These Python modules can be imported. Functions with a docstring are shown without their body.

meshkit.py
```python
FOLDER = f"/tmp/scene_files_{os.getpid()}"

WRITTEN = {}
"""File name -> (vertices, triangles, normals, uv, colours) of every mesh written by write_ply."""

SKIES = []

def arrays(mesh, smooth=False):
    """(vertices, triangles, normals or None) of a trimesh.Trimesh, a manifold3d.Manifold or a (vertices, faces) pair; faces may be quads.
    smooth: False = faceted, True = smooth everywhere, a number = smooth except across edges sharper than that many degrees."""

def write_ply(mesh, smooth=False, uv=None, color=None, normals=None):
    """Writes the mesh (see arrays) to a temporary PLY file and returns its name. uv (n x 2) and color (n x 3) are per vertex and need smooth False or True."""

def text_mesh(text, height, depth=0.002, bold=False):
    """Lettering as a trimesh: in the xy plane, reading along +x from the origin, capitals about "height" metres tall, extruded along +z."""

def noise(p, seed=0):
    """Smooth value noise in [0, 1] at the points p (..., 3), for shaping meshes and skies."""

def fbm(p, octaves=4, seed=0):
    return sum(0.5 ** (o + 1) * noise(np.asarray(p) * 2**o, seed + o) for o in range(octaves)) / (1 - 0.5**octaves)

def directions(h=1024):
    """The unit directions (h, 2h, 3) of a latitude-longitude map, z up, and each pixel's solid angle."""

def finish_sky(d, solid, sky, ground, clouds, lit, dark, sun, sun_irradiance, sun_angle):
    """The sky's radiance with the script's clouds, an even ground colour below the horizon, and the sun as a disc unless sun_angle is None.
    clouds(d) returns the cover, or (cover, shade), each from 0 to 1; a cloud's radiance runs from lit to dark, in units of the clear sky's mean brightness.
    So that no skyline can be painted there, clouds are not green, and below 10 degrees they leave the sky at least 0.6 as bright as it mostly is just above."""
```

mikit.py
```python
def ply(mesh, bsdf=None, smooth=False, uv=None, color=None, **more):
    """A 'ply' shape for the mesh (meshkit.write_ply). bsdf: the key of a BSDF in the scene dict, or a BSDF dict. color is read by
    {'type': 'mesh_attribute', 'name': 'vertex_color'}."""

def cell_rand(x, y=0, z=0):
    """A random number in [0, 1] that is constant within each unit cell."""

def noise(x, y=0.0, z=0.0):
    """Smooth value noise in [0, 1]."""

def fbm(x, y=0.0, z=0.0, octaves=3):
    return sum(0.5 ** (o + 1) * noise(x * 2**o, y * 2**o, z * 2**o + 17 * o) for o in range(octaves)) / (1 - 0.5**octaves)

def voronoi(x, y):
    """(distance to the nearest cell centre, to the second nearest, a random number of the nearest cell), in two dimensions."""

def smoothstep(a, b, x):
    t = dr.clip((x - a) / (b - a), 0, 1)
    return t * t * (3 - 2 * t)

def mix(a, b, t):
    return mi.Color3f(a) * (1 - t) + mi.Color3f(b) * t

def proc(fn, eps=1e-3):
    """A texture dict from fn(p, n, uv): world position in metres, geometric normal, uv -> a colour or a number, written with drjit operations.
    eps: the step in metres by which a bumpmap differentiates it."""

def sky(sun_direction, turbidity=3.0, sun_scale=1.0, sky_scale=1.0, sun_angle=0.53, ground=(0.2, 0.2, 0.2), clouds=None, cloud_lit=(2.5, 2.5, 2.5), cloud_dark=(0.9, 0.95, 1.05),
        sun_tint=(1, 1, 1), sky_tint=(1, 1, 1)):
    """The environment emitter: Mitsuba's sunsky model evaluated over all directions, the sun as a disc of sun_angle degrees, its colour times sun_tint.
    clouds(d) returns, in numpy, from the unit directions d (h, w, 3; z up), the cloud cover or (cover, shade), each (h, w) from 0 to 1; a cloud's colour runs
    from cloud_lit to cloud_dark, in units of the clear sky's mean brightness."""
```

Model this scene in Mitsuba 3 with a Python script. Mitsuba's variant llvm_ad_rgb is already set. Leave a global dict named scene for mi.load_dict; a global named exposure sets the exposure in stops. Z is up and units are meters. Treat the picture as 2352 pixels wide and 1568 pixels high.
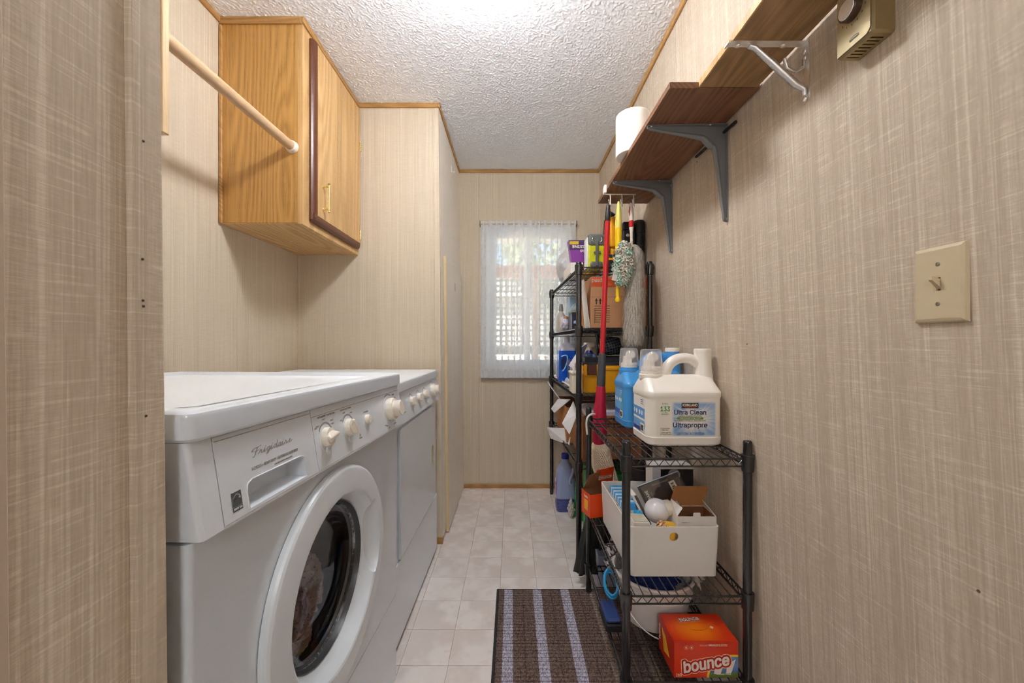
import math, random
import numpy as np, trimesh, mitsuba as mi, drjit as dr, manifold3d as m3
import shapely.geometry as sg, shapely.affinity as sa, shapely.ops as so
import mikit, meshkit
from mikit import noise, fbm, smoothstep, mix, proc
T = mi.ScalarTransform4f
scene, labels = {}, {}
random.seed(7); rng = np.random.default_rng(7)

# ---------------------------------------------------------------- camera, sky, lights, exposure
F_PX, CX, CY, EYE = 885.0, 1177.0, 786.0, 1.05
scene['camera'] = {'type': 'perspective', 'fov': 2*math.degrees(math.atan(1176/F_PX)), 'fov_axis': 'x', 'near_clip': 0.02,
                   'principal_point_offset_x': (1176-CX)/2352, 'principal_point_offset_y': (784-CY)/1568,
                   'to_world': T().look_at(origin=[0, 0, EYE], target=[0, 1, EYE], up=[0, 0, 1])}
scene['sky'] = mikit.sky((-0.35, -0.62, 0.72), turbidity=3.0, sun_scale=11, sky_scale=6, ground=(0.3, 0.3, 0.28))
exposure = 1.15
LAMP_POS = (-0.13, 1.09, 2.165)          # the room's ceiling lamp, just above the frame
LAMP_W = 56                            # radiance of its glass dome
HALL_POS, HALL_W = (-0.05, -1.15, 1.62), 9

# ---------------------------------------------------------------- helpers
def lin(r, g, b):
    c = np.array([r, g, b])/255.0
    return [float(x) for x in np.where(c < 0.04045, c/12.92, ((c+0.055)/1.055)**2.4)]

def two(d): return {'type': 'twosided', 'bsdf': d}
def pr(col, rough=0.5, **k):
    return two({'type': 'principled', 'base_color': col if isinstance(col, dict) else {'type': 'rgb', 'value': col}, 'roughness': rough, **k})

def mat(name, d): scene[name] = d; return name
_flat = {}
def paint(r, g, b, rough=0.5, **k):
    key = 'm_%d_%d_%d_%d' % (r, g, b, rough*100) + ''.join('_'+x+str(int(v*100)) for x, v in k.items())
    if key not in _flat:
        scene[key] = pr(lin(r, g, b), rough, **k); _flat[key] = 1
    return key

_count = {}
def numbered(key):
    n = _count.get(key, 0); _count[key] = n+1
    return key if n == 0 else '%s_%03d' % (key, n)

def add(key, mesh, m, smooth=False, label=None, **kw):
    scene[key] = mikit.ply(mesh, m, smooth=smooth, **kw)
    if label: labels[key] = {'label': label}
    return key

def thing(name, label, cat, group=None):
    key = numbered(name); labels[key] = {'label': label, 'category': cat}
    if group: labels[key]['group'] = group
    return key

def part(parent, name, mesh, m, smooth=False, label=None):
    return add(numbered(parent+'__'+name), mesh, m, smooth, label)

def struct(name, mesh, m, smooth=False):
    key = add(name, mesh, m, smooth); labels[key] = {'kind': 'structure'}; return key

def solo(name, mesh, m, label, cat, smooth=False, group=None):
    key = thing(name, label, cat, group); return add(key, mesh, m, smooth)

cat = trimesh.util.concatenate
def tm(v, f): return trimesh.Trimesh(np.asarray(v, float), np.asarray(f, int), process=False)

def box(x0, x1, y0, y1, z0, z1, b=0.0):
    if x1 < x0: x0, x1 = x1, x0
    if y1 < y0: y0, y1 = y1, y0
    if z1 < z0: z0, z1 = z1, z0
    if b <= 0:
        m = trimesh.creation.box((x1-x0, y1-y0, z1-z0)); m.apply_translation(((x0+x1)/2, (y0+y1)/2, (z0+z1)/2)); return m
    b = min(b, 0.49*min(x1-x0, y1-y0, z1-z0)); P = []
    for x, sx in ((x0, 1), (x1, -1)):
        for y, sy in ((y0, 1), (y1, -1)):
            for z, sz in ((z0, 1), (z1, -1)):
                P += [(x, y+sy*b, z+sz*b), (x+sx*b, y, z+sz*b), (x+sx*b, y+sy*b, z)]
    return trimesh.convex.convex_hull(np.array(P))

def rbox(x0, x1, y0, y1, z0, z1, r, n=12):
    s = m3.Manifold.sphere(r, n); r = min(r, 0.49*min(x1-x0, y1-y0, z1-z0))
    M = m3.Manifold.batch_hull([s.translate((x, y, z)) for x in (x0+r, x1-r) for y in (y0+r, y1-r) for z in (z0+r, z1-r)])
    return man2tm(M)

def man2tm(M):
    m = M.to_mesh(); return tm(m.vert_properties[:, :3], m.tri_verts)
def tm2man(t):
    t = t.copy(); t.merge_vertices()
    return m3.Manifold(m3.Mesh(np.asarray(t.vertices, np.float32), np.asarray(t.faces, np.uint32)))

def tube(P, r, n=8, closed=False):
    P = np.asarray(P, float); k = len(P)
    r = np.broadcast_to(np.asarray(r, float), (k,))
    t = np.gradient(P, axis=0) if not closed else np.roll(P, -1, 0)-np.roll(P, 1, 0)
    t /= np.linalg.norm(t, axis=1, keepdims=True)+1e-12
    a = np.cross(t[0], [0, 0, 1] if abs(t[0][2]) < 0.9 else [1, 0, 0]); a /= np.linalg.norm(a)
    rows = []
    for i in range(k):
        a = a-t[i]*np.dot(a, t[i]); a /= np.linalg.norm(a)+1e-12; b = np.cross(t[i], a)
        th = np.arange(n)*2*np.pi/n
        rows.append(P[i]+r[i]*(np.cos(th)[:, None]*a+np.sin(th)[:, None]*b))
    return loft(rows, cap=not closed, closed=closed)

def loft(rows, cap=True, closed=False):
    rows = [np.asarray(x, float) for x in rows]; n = len(rows[0]); k = len(rows)
    v = np.vstack(rows); f = []
    for i in range(k if closed else k-1):
        j = (i+1) % k
        for q in range(n):
            w = (q+1) % n
            f += [(i*n+q, i*n+w, j*n+w), (i*n+q, j*n+w, j*n+q)]
    if cap and not closed:
        v = np.vstack([v, rows[0].mean(0), rows[-1].mean(0)]); c0, c1 = n*k, n*k+1
        for q in range(n):
            w = (q+1) % n
            f += [(c0, w, q), (c1, (k-1)*n+q, (k-1)*n+w)]
    m = tm(v, f)
    if m.is_watertight and m.volume < 0: m.invert()
    return m

def cyl(p0, p1, r, n=16, r1=None): return tube([p0, p1], [r, r if r1 is None else r1], n)

def lathe(profile, origin=(0, 0, 0), axis=(0, 0, 1), n=32, sx=1.0, sy=1.0):
    """profile: (radius, height) pairs"""
    ax = np.asarray(axis, float); ax /= np.linalg.norm(ax)
    a = np.cross([0, 0, 1], ax) if abs(ax[2]) < 0.9 else np.array([1.0, 0, 0])
    a = a-ax*np.dot(a, ax); a /= np.linalg.norm(a); b = np.cross(ax, a); th = np.arange(n)*2*np.pi/n
    return loft([np.asarray(origin)+max(r, 1e-5)*(np.cos(th)[:, None]*a*sx+np.sin(th)[:, None]*b*sy)+h*ax for r, h in profile])

def xf(mesh, o, u, v, n):
    """local x,y,z to world through o and the axes u,v,n"""
    m = mesh.copy(); p = np.asarray(m.vertices)
    m.vertices = np.asarray(o)+p[:, :1]*np.asarray(u, float)+p[:, 1:2]*np.asarray(v, float)+p[:, 2:3]*np.asarray(n, float)
    if np.dot(np.cross(u, v), n) < 0: m.invert()
    return m

def rot(mesh, deg, axis, about):
    m = mesh.copy(); m.apply_transform(trimesh.transformations.rotation_matrix(math.radians(deg), axis, about)); return m

def ext(poly, h, o=(0, 0, 0), u=(1, 0, 0), v=(0, 1, 0), n=(0, 0, 1)):
    gs = [g for g in getattr(poly, 'geoms', [poly]) if g.area > 0]
    return xf(cat([trimesh.creation.extrude_polygon(g, h, engine='earcut') for g in gs]), o, u, v, n)

_tx = {}
def text_poly(s, h, bold=False):
    k = (s, h, bold)
    if k not in _tx:
        m = meshkit.text_mesh(s, h, 0.001, bold); t = np.asarray(m.vertices)[m.faces[m.face_normals[:, 2] < -0.9]][:, :, :2]
        _tx[k] = so.unary_union([sg.Polygon(x).buffer(h*2e-3) for x in t]).simplify(h*4e-3)
    return _tx[k]

def text(s, h, o, u, v, n, bold=False, center=True, width=None, depth=0.0004, grow=0.0, angle=0.0):
    p = text_poly(s, h, bold); x0, y0, x1, y1 = p.bounds
    if width: p = sa.scale(p, width/(x1-x0), 1, origin=(0, 0)); x0, y0, x1, y1 = p.bounds
    p = sa.translate(p, -(x0+x1)/2 if center else -x0, 0)
    if grow: p = p.buffer(grow).simplify(h*0.01)
    if angle: p = sa.rotate(p, angle, origin=(0, 0))
    return ext(p, depth, o, u, v, n)

def ray(x, y): return np.array([(x-CX)/F_PX, 1.0, -(y-CY)/F_PX])
def at(x, y, Y): return ray(x, y)*Y+np.array([0, 0, EYE])          # where a sight line meets the depth Y
XR = lambda z: 0.625+0.024*(2.3-z)                                  # the right wall leans slightly
XA = lambda z: -0.391+0.010*(2.3-z)                                 # so does the closet's side

def lean(mesh, fn, base):
    m = mesh.copy(); v = np.array(m.vertices); v[:, 0] += fn(v[:, 2])-base; m.vertices = v; return m

# ---------------------------------------------------------------- materials
def wall_fn(p, n, uv):
    u, v = p.x+p.y*0.999, p.z
    w = v+0.0010*noise(u*25, v*4.0)
    rib = 0.5+0.5*dr.sin(w*(6.2832/0.00108)+4*noise(u*60, v*8, 6.0))
    rh = 0.55*rib+0.45*noise(w*1000, u*110); rv = noise(u*850, v*45, 2.0)
    band = smoothstep(0.40, 0.58, 0.65*noise(u*230, v*0.4, 3.0)+0.35*noise(u*70, v*0.3, 8.0))
    sv = smoothstep(0.68, 0.78, noise(u*480, v*2.5, 7.0)); sh = smoothstep(0.75, 0.84, noise(w*560, u*20, 5.0))
    t = 0.34+0.10*(band-0.5)+0.42*(rh-0.5)*(0.35+0.65*band)+0.16*(rv-0.5)+0.24*sv*(0.35+0.65*rh)+0.21*sh*(0.5+0.5*rv)
    c = mix((0.345, 0.266, 0.190), (0.765, 0.667, 0.548), dr.clip(t, 0, 1))
    return c*(0.97+0.06*noise(u*3, v*2.0, 9.0))
def fine_fn(p, n, uv):
    u, v = p.x+p.y*0.999, p.z
    rv = noise(u*520, v*7, 2.0); lv = smoothstep(0.70, 0.88, noise(u*330, v*1.4, 7.0)); rh = noise(v*800, u*60)
    t = 0.42+0.20*(rv-0.5)+0.16*lv+0.12*(rh-0.5)+0.10*(noise(u*60, v*0.3, 4.0)-0.5)
    return mix((0.455, 0.365, 0.255), (0.78, 0.700, 0.575), dr.clip(t, 0, 1))
mat('wall_fine', pr(proc(fine_fn), 0.75, specular=0.3))
mat('wall_vinyl', pr(proc(wall_fn), 0.75, specular=0.3))
def cream_fn(p, n, uv):
    u, v = p.x+p.y, p.z
    return mix((0.68, 0.625, 0.55), (0.80, 0.75, 0.68), 0.5*noise(u*500, v*10)+0.3*noise(v*400, u*8)+0.2*noise(u*40, v*3))
mat('cream_panel', pr(proc(cream_fn), 0.6))

mat('popcorn', two({'type': 'diffuse', 'reflectance': {'type': 'rgb', 'value': lin(238, 243, 249)}}))

def tile_fn(p, n, uv):
    i, j = dr.floor((p.x+0.0528)/0.157), dr.floor((p.y-1.7235)/0.157)
    r = mikit.cell_rand(i, j, 2.0); w = fbm(p.x*13+r*9, p.y*13, 2.0, 4); k = fbm(p.x*34+w*3, p.y*34, 6.0, 3)
    c = mix((0.74, 0.672, 0.640), (0.86, 0.808, 0.78), smoothstep(0.3, 0.7, w))
    c = mix(c, (0.77, 0.635, 0.61), 0.5*smoothstep(0.52, 0.75, k)*smoothstep(0.3, 0.8, r*0.6+w*0.5))
    return c*(0.94+0.07*r)
mat('floor_vinyl', pr(proc(tile_fn), 0.32, specular=0.4))
mat('grout', pr(lin(186, 180, 172), 0.6))

def wood(name, dark, light, axis, rough=0.4, knot=1.0, ring=9.0, **k):
    def fn(p, n, uv):
        if axis == 'z': u, v = p.x*1.0+p.y, p.z
        elif axis == 'y': u, v = p.x+p.z*1.0, p.y
        else: u, v = p.y+p.z, p.x
        d = fbm(u*5.0, v*0.9, 2.0, 2)*ring*1.6+u*9*knot+0.30*noise(u*60, v*5)
        s = 0.5+0.5*dr.sin(d*6.2832); fib = noise(u*520, v*9); st = noise(u*150, v*2.5, 5.0); pore = smoothstep(0.62, 0.85, noise(u*800, v*26, 3.0))
        t = dr.clip(0.18+0.34*s+0.26*fib+0.28*st-0.30*pore*(1-0.7*s), 0, 1)
        return mix(dark, light, t)
    return mat(name, pr(proc(fn), rough, **k))
wood('oak', (0.30, 0.140, 0.030), (0.57, 0.32, 0.095), 'z', 0.38)
wood('oak_pale', (0.40, 0.22, 0.075), (0.66, 0.43, 0.20), 'z', 0.4, ring=6.0)
wood('oak_bottom', (0.34, 0.18, 0.06), (0.62, 0.40, 0.19), 'y', 0.45)
wood('trim_wood', (0.26, 0.125, 0.035), (0.48, 0.27, 0.09), 'y', 0.45)
wood('trim_wood_x', (0.26, 0.125, 0.035), (0.48, 0.27, 0.09), 'x', 0.45)
wood('walnut', (0.085, 0.034, 0.016), (0.235, 0.108, 0.052), 'y', 0.45)
wood('walnut_tan', (0.17, 0.092, 0.034), (0.36, 0.215, 0.095), 'y', 0.45)
wood('beech', (0.48, 0.31, 0.17), (0.62, 0.43, 0.26), 'y', 0.45, ring=2.0)
wood('beech_up', (0.50, 0.34, 0.18), (0.66, 0.48, 0.29), 'z', 0.5, ring=4.0)
mat('brown_edge', pr(lin(84, 44, 24), 0.35))
ENAMEL = mat('enamel', pr(lin(208, 217, 226), 0.16, specular=0.5))
PLASTIC = mat('white_plastic', pr(lin(210, 217, 224), 0.28))
KNOB = mat('knob_plastic', pr(lin(226, 220, 208), 0.3))
BLACK = mat('black_metal', pr(lin(16, 16, 18), 0.20, specular=0.8, clearcoat=0.4, clearcoat_gloss=0.95))
MARK = mat('grey_print', pr(lin(138, 136, 132), 0.5))
STEEL = mat('zinc', {'type': 'roughconductor', 'material': 'Al', 'alpha': 0.22})
BRASS = mat('brass', {'type': 'roughconductor', 'material': 'Au', 'alpha': 0.15})
mat('clear', {'type': 'thindielectric', 'int_ior': 1.5})

# ---------------------------------------------------------------- room shell
CEIL, YP, YF, XL = 2.296, 2.012, 2.782, -1.123
struct('floor', box(-1.7, 0.85, -1.9, 2.86, -0.06, -0.003), 'grout')
X0, Y0, TS, g = -0.0528, 1.7235, 0.157, 0.0011
tile_ply = None
for i in range(-3, 5):
    for j in range(-8, 7):
        x0, y0 = X0+i*TS, Y0+j*TS
        x1, y1 = min(x0+TS, 0.70), min(y0+TS, YF)
        if y1-y0 < 0.02 or x1-x0 < 0.02: continue
        part('floor', 'tile', box(x0+g, x1-g, y0+g, y1-g, -0.004, 0.0, 0.0008), 'floor_vinyl')
struct('ceiling', box(-1.7, 0.85, -1.9, 2.86, CEIL, CEIL+0.05), 'popcorn')
def relief(x0, x1, y0, y1, st):     # sprayed texture: small blobs that stand out of the ceiling
    xs, ys = np.arange(x0, x1+st, st), np.arange(y0, y1+st, st); X, Y = np.meshgrid(xs, ys); P = np.stack([X, Y, X*0], -1)
    a = meshkit.noise(P*185, 1); b = meshkit.noise(P*330, 2); c = meshkit.noise(P*60, 3)
    h = (0.0021*np.clip((a-0.45)/0.40, 0, 1)+0.0011*b)*(0.55+0.6*c)
    v = np.stack([X, Y, CEIL-0.0002-h], -1).reshape(-1, 3); nx, ny = len(xs), len(ys); i, j = np.meshgrid(np.arange(nx-1), np.arange(ny-1)); q = (j*nx+i).ravel()
    return tm(v, np.vstack([np.stack([q, q+nx, q+nx+1], 1), np.stack([q, q+nx+1, q+1], 1)]))
R_ = [relief(-1.12, -0.80, 1.28, 1.484, 0.0027), relief(-0.80, 0.63, 1.28, 2.006, 0.0027), relief(-0.392, 0.63, 2.006, 2.78, 0.0027)]
key = part('ceiling', 'sprayed_texture', cat(R_), 'popcorn', True); labels[key] = {'kind': 'stuff'}

# right wall: three panels that meet in fine grooves
struct('wall_right', lean(box(0, 0.03, -1.9, 2.86, -0.05, CEIL), lambda z: XR(z)+0.008, 0), paint(120, 100, 76, 0.8))
for y0, y1 in ((-1.0, 0.259), (0.2603, 1.479), (1.4803, 2.79)):
    part('wall_right', 'panel', lean(box(0, 0.009, y0, y1, 0, CEIL, 0.0012), XR, 0), 'wall_vinyl')
for x, y in ((2248, 1357), (1716, 790), (1601, 372)):
    r = ray(x, y); Y = 0.66/r[0]; z = EYE+r[2]*Y; X = XR(z); Y = X/r[0]
    part('wall_right', 'nail_head', lathe([(0, 0), (0.0022, 0), (0.0018, -0.0012), (0, -0.0015)], (X, Y, EYE+r[2]*Y), (1, 0, 0), 8), paint(90, 70, 48, 0.5))

# far wall with the window opening
WX0, WX1, WZ0, WZ1 = -0.190, 0.420, 0.855, 1.878
def far_poly(x0, x1):
    p = sg.box(x0, 0, x1, CEIL).difference(sg.box(WX0, WZ0, WX1, WZ1)); return p
struct('wall_far', ext(sg.box(-0.5, -0.05, 0.8, CEIL).difference(sg.box(WX0, WZ0, WX1, WZ1)), 0.09, (0, YF+0.098, 0), (1, 0, 0), (0, 0, 1), (0, -1, 0)), paint(120, 100, 76, 0.8))
for x0, x1 in ((-0.40, -0.2425), (-0.2414, 0.70)):
    part('wall_far', 'panel', ext(far_poly(x0, x1), 0.009, (0, YF+0.009, 0), (1, 0, 0), (0, 0, 1), (0, -1, 0)), 'wall_fine')

# left wall behind the machines, closet block beyond them
struct('wall_left', box(XL-0.05, XL-0.009, 0.40, YP+0.02, 0, CEIL), paint(120, 100, 76, 0.8))
for y0, y1 in ((0.42, 1.5725), (1.5736, YP)):
    part('wall_left', 'panel', box(XL-0.0095, XL, y0, y1, 0, CEIL, 0.0006), 'wall_fine')
blk = box(XL, 0, YP, YF-0.001, 0.0, CEIL); v = np.array(blk.vertices); v[v[:, 0] > -0.5, 0] = XA(v[v[:, 0] > -0.5, 2]); blk.vertices = v
struct('wall_closet', blk, 'wall_fine')
part('wall_closet', 'side_panel', lean(box(-0.002, 0.004, YP+0.012, YF-0.002, 0.03, CEIL-0.02, 0.001), XA, 0), 'cream_panel')
part('wall_closet', 'corner_bead', lean(box(-0.026, 0.0045, YP-0.003, YP+0.013, 0.0, CEIL-0.02, 0.0015), XA, 0), 'wall_fine')
part('wall_closet', 'baseboard', lean(box(-0.030, 0.0055, YP-0.0055, YP+0.014, 0.0, 0.035, 0.001), XA, 0), 'trim_wood')

# wall stub and strip at the left edge of the doorway the view comes through
XN = lambda z: -0.400+0.011*(1.05-z)
struct('wall_doorway', lean(box(-0.095, -0.002, 0.300, 0.4300, 0, CEIL), XN, 0), 'wall_vinyl')
part('wall_doorway', 'edge_strip', lean(box(-0.003, 0.006, 0.4020, 0.4365, 0, CEIL, 0.0012), XN, 0), 'wall_vinyl')
part('wall_doorway', 'corner_strip', lean(box(-0.10, 0.003, 0.2930, 0.3035, 0, CEIL, 0.002), XN, 0), paint(176, 158, 140, 0.6))
for x, y in ((329, 324), (327, 595), (328, 690), (335, 955), (329, 703)):
    r = ray(x, y); Y = -0.394/r[0]; z = EYE+r[2]*Y; X = XN(z)+0.006; Y = X/r[0]
    part('wall_doorway', 'nail', lathe([(0, -0.001), (0.0016, -0.001), (0.0012, 0.0008), (0, 0.001)], (X, Y, EYE+r[2]*Y), (1, 0, 0), 8), paint(58, 46, 36, 0.5))
struct('wall_alcove', box(XL-0.05, -0.47, 0.385, 0.42, 0, CEIL), 'wall_vinyl')
struct('wall_back', box(-1.7, 0.85, -1.95, -1.90, 0, CEIL), 'wall_vinyl')
struct('wall_hall', box(-1.75, -1.70, -1.9, 0.42, 0, CEIL), 'wall_vinyl')
struct('wall_hall_side', box(-1.70, XL-0.05, 0.385, 0.42, 0, CEIL), 'wall_vinyl')

# wooden strips under the ceiling and along the far floor
t = 0.024
struct('trim_1', lean(box(-0.010, 0, -1.0, YF, CEIL-t, CEIL-0.001, 0.002), XR, 0), 'trim_wood')
struct('trim_2', box(XA(2.28), XR(2.28)-0.010, YF-0.010, YF, CEIL-t, CEIL-0.001, 0.002), 'trim_wood_x')
struct('trim_3', lean(box(0.003, 0.013, YP-0.010, YF-0.010, CEIL-t, CEIL-0.001, 0.002), XA, 0), 'trim_wood')
struct('trim_4', box(-0.80, XA(2.28)+0.003, YP-0.010, YP, CEIL-t, CEIL-0.001, 0.002), 'trim_wood_x')
struct('trim_5', box(XL, XL+0.010, 0.42, 1.47, CEIL-t, CEIL-0.001, 0.002), 'trim_wood')
struct('baseboard_far', box(XA(0.02)+0.02, 0.66, YF-0.011, YF, 0.0, 0.030, 0.002), 'trim_wood_x')

# lamps
t = thing('ceiling_lamp', 'round white glass ceiling lamp fixed above the washer aisle', 'ceiling lamp')
lx, ly, lz = LAMP_POS
part(t, 'canopy', lathe([(0, 0.130), (0.062, 0.130), (0.060, 0.112), (0.016, 0.108), (0.014, 0.062), (0.098, 0.058), (0.102, 0.048), (0, 0.048)], LAMP_POS, n=32), paint(230, 230, 228, 0.4), 40)
part(t, 'bottom_disc', lathe([(0, -0.060), (0.012, -0.060), (0.014, -0.053), (0.078, -0.047), (0.080, -0.043), (0, -0.043)], LAMP_POS, n=40), paint(236, 234, 228, 0.4), 40)
dome = lathe([(0, -0.0425), (0.074, -0.0425), (0.098, -0.030), (0.122, 0.0), (0.119, 0.034), (0.112, 0.046), (0, 0.047)], LAMP_POS, n=40)
scene[t+'__shade'] = {**mikit.ply(dome, paint(240, 238, 230, 0.4), smooth=40), 'emitter': {'type': 'area', 'radiance': {'type': 'rgb', 'value': [LAMP_W*0.96, LAMP_W*0.975, LAMP_W*1.0]}}}
t = thing('pendant_lamp', 'white glass globe pendant lamp in the hall behind the doorway', 'pendant lamp')
part(t, 'cord', cyl((HALL_POS[0], HALL_POS[1], HALL_POS[2]+0.20), (HALL_POS[0], HALL_POS[1], CEIL-0.02), 0.004, 8), paint(230, 230, 228, 0.4))
part(t, 'canopy', lathe([(0, 0), (0.05, 0), (0.045, -0.02), (0, -0.022)], (HALL_POS[0], HALL_POS[1], CEIL-0.0005), n=24), paint(230, 230, 228, 0.4), 40)
part(t, 'cap', lathe([(0, 0.186), (0.05, 0.186), (0.045, 0.205), (0, 0.21)], HALL_POS, n=24), paint(230, 230, 228, 0.4), 40)
dome = lathe([(0.0005, -0.19)]+[(0.19*math.cos(a), 0.19*math.sin(a)) for a in np.linspace(-1.5, 1.30, 20)]+[(0.045, 0.185)], HALL_POS, n=40)
scene[t+'__globe'] = {**mikit.ply(dome, paint(240, 238, 230, 0.4), smooth=40), 'emitter': {'type': 'area', 'radiance': {'type': 'rgb', 'value': [HALL_W*0.96, HALL_W*0.975, HALL_W*1.0]}}}

# ---------------------------------------------------------------- window, curtain, outdoors
W_ = paint(232, 236, 238, 0.4)
def ring_frame(x0, x1, z0, z1, w, y0, y1):
    return ext(sg.box(x0, z0, x1, z1).difference(sg.box(x0+w, z0+w, x1-w, z1-w)), y1-y0, (0, y1, 0), (1, 0, 0), (0, 0, 1), (0, -1, 0))
struct('window_1', ring_frame(WX0, WX1, WZ0, WZ1, 0.036, YF-0.004, YF+0.10), W_)
xm = at(1211, 700, YF)[0]
part('window_1', 'sash', ring_frame(WX0+0.037, xm+0.022, WZ0+0.037, WZ1-0.037, 0.030, YF+0.025, YF+0.050), W_)
part('window_1', 'sash', ring_frame(xm-0.022, WX1-0.037, WZ0+0.037, WZ1-0.037, 0.030, YF+0.052, YF+0.077), W_)
part('window_1', 'pane', box(WX0+0.06, xm, WZ0+0.06, WZ1-0.06, YF+0.037, YF+0.0372) if 0 else tm([(WX0+0.06, YF+0.037, WZ0+0.06), (xm, YF+0.037, WZ0+0.06), (xm, YF+0.037, WZ1-0.06), (WX0+0.06, YF+0.037, WZ1-0.06)], [(0, 1, 2), (0, 2, 3)]), 'clear')
part('window_1', 'pane', tm([(xm, YF+0.064, WZ0+0.06), (WX1-0.06, YF+0.064, WZ0+0.06), (WX1-0.06, YF+0.064, WZ1-0.06), (xm, YF+0.064, WZ1-0.06)], [(0, 1, 2), (0, 2, 3)]), 'clear')
part('window_1', 'sill', box(-0.226, 0.455, YF-0.024, YF-0.0005, 0.786, 0.812, 0.003), paint(168, 158, 146, 0.5))
part('window_1', 'casing', ring_frame(WX0-0.040, WX1+0.036, WZ0-0.045, WZ1+0.04, 0.04, YF-0.006, YF-0.0002), paint(196, 190, 182, 0.5))

mat('lace', {'type': 'principledthin', 'base_color': {'type': 'rgb', 'value': [0.84, 0.86, 0.88]}, 'roughness': 0.8, 'diff_trans': 0.9})
t = thing('lace_curtain', 'sheer white lace curtain gathered on a thin rod over the far window', 'curtain')
CX0, CX1, CZ0, CZ1, CY_ = -0.226, 0.447, 0.800, 1.908, YF-0.045
def drape(s):   # s in 0..1 across -> x, y
    return CX0+s*(CX1-CX0)+0.004*np.sin(s*97), CY_+0.010*np.sin(s*2*np.pi*17+1.5*np.sin(s*31))
V, Fc = [], []
def ribbon(P, w):
    k = len(P); b = len(V)
    for p, q in zip(P, w): V.append(p-q); V.append(p+q)
    for i in range(k-1): Fc.extend([(b+2*i, b+2*i+1, b+2*i+3), (b+2*i, b+2*i+3, b+2*i+2)])
NV = 330
zs = np.linspace(CZ0, CZ1, 14)
for i in range(NV+1):
    s = i/NV; x, y = drape(s); thick = 0.00070
    if 0.40 < s < 0.56 or s < 0.05 or s > 0.955: thick = 0.00085
    ribbon([np.array([x+0.0010*math.sin(z*40+i*1.7), y, z]) for z in zs], [np.array([thick, 0, 0])]*len(zs))
ss = np.linspace(0, 1, 110)
z = CZ0
while z < CZ1:
    q = drape(ss); d = 0.00066 if 0.845 < z < 1.86 else 0.0011
    ribbon([np.array([a, b, z+0.0007*math.sin(k*2.1+z*900)]) for k, (a, b) in enumerate(zip(*q))], [np.array([0, 0, d])]*len(ss))
    z += 0.0030
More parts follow.
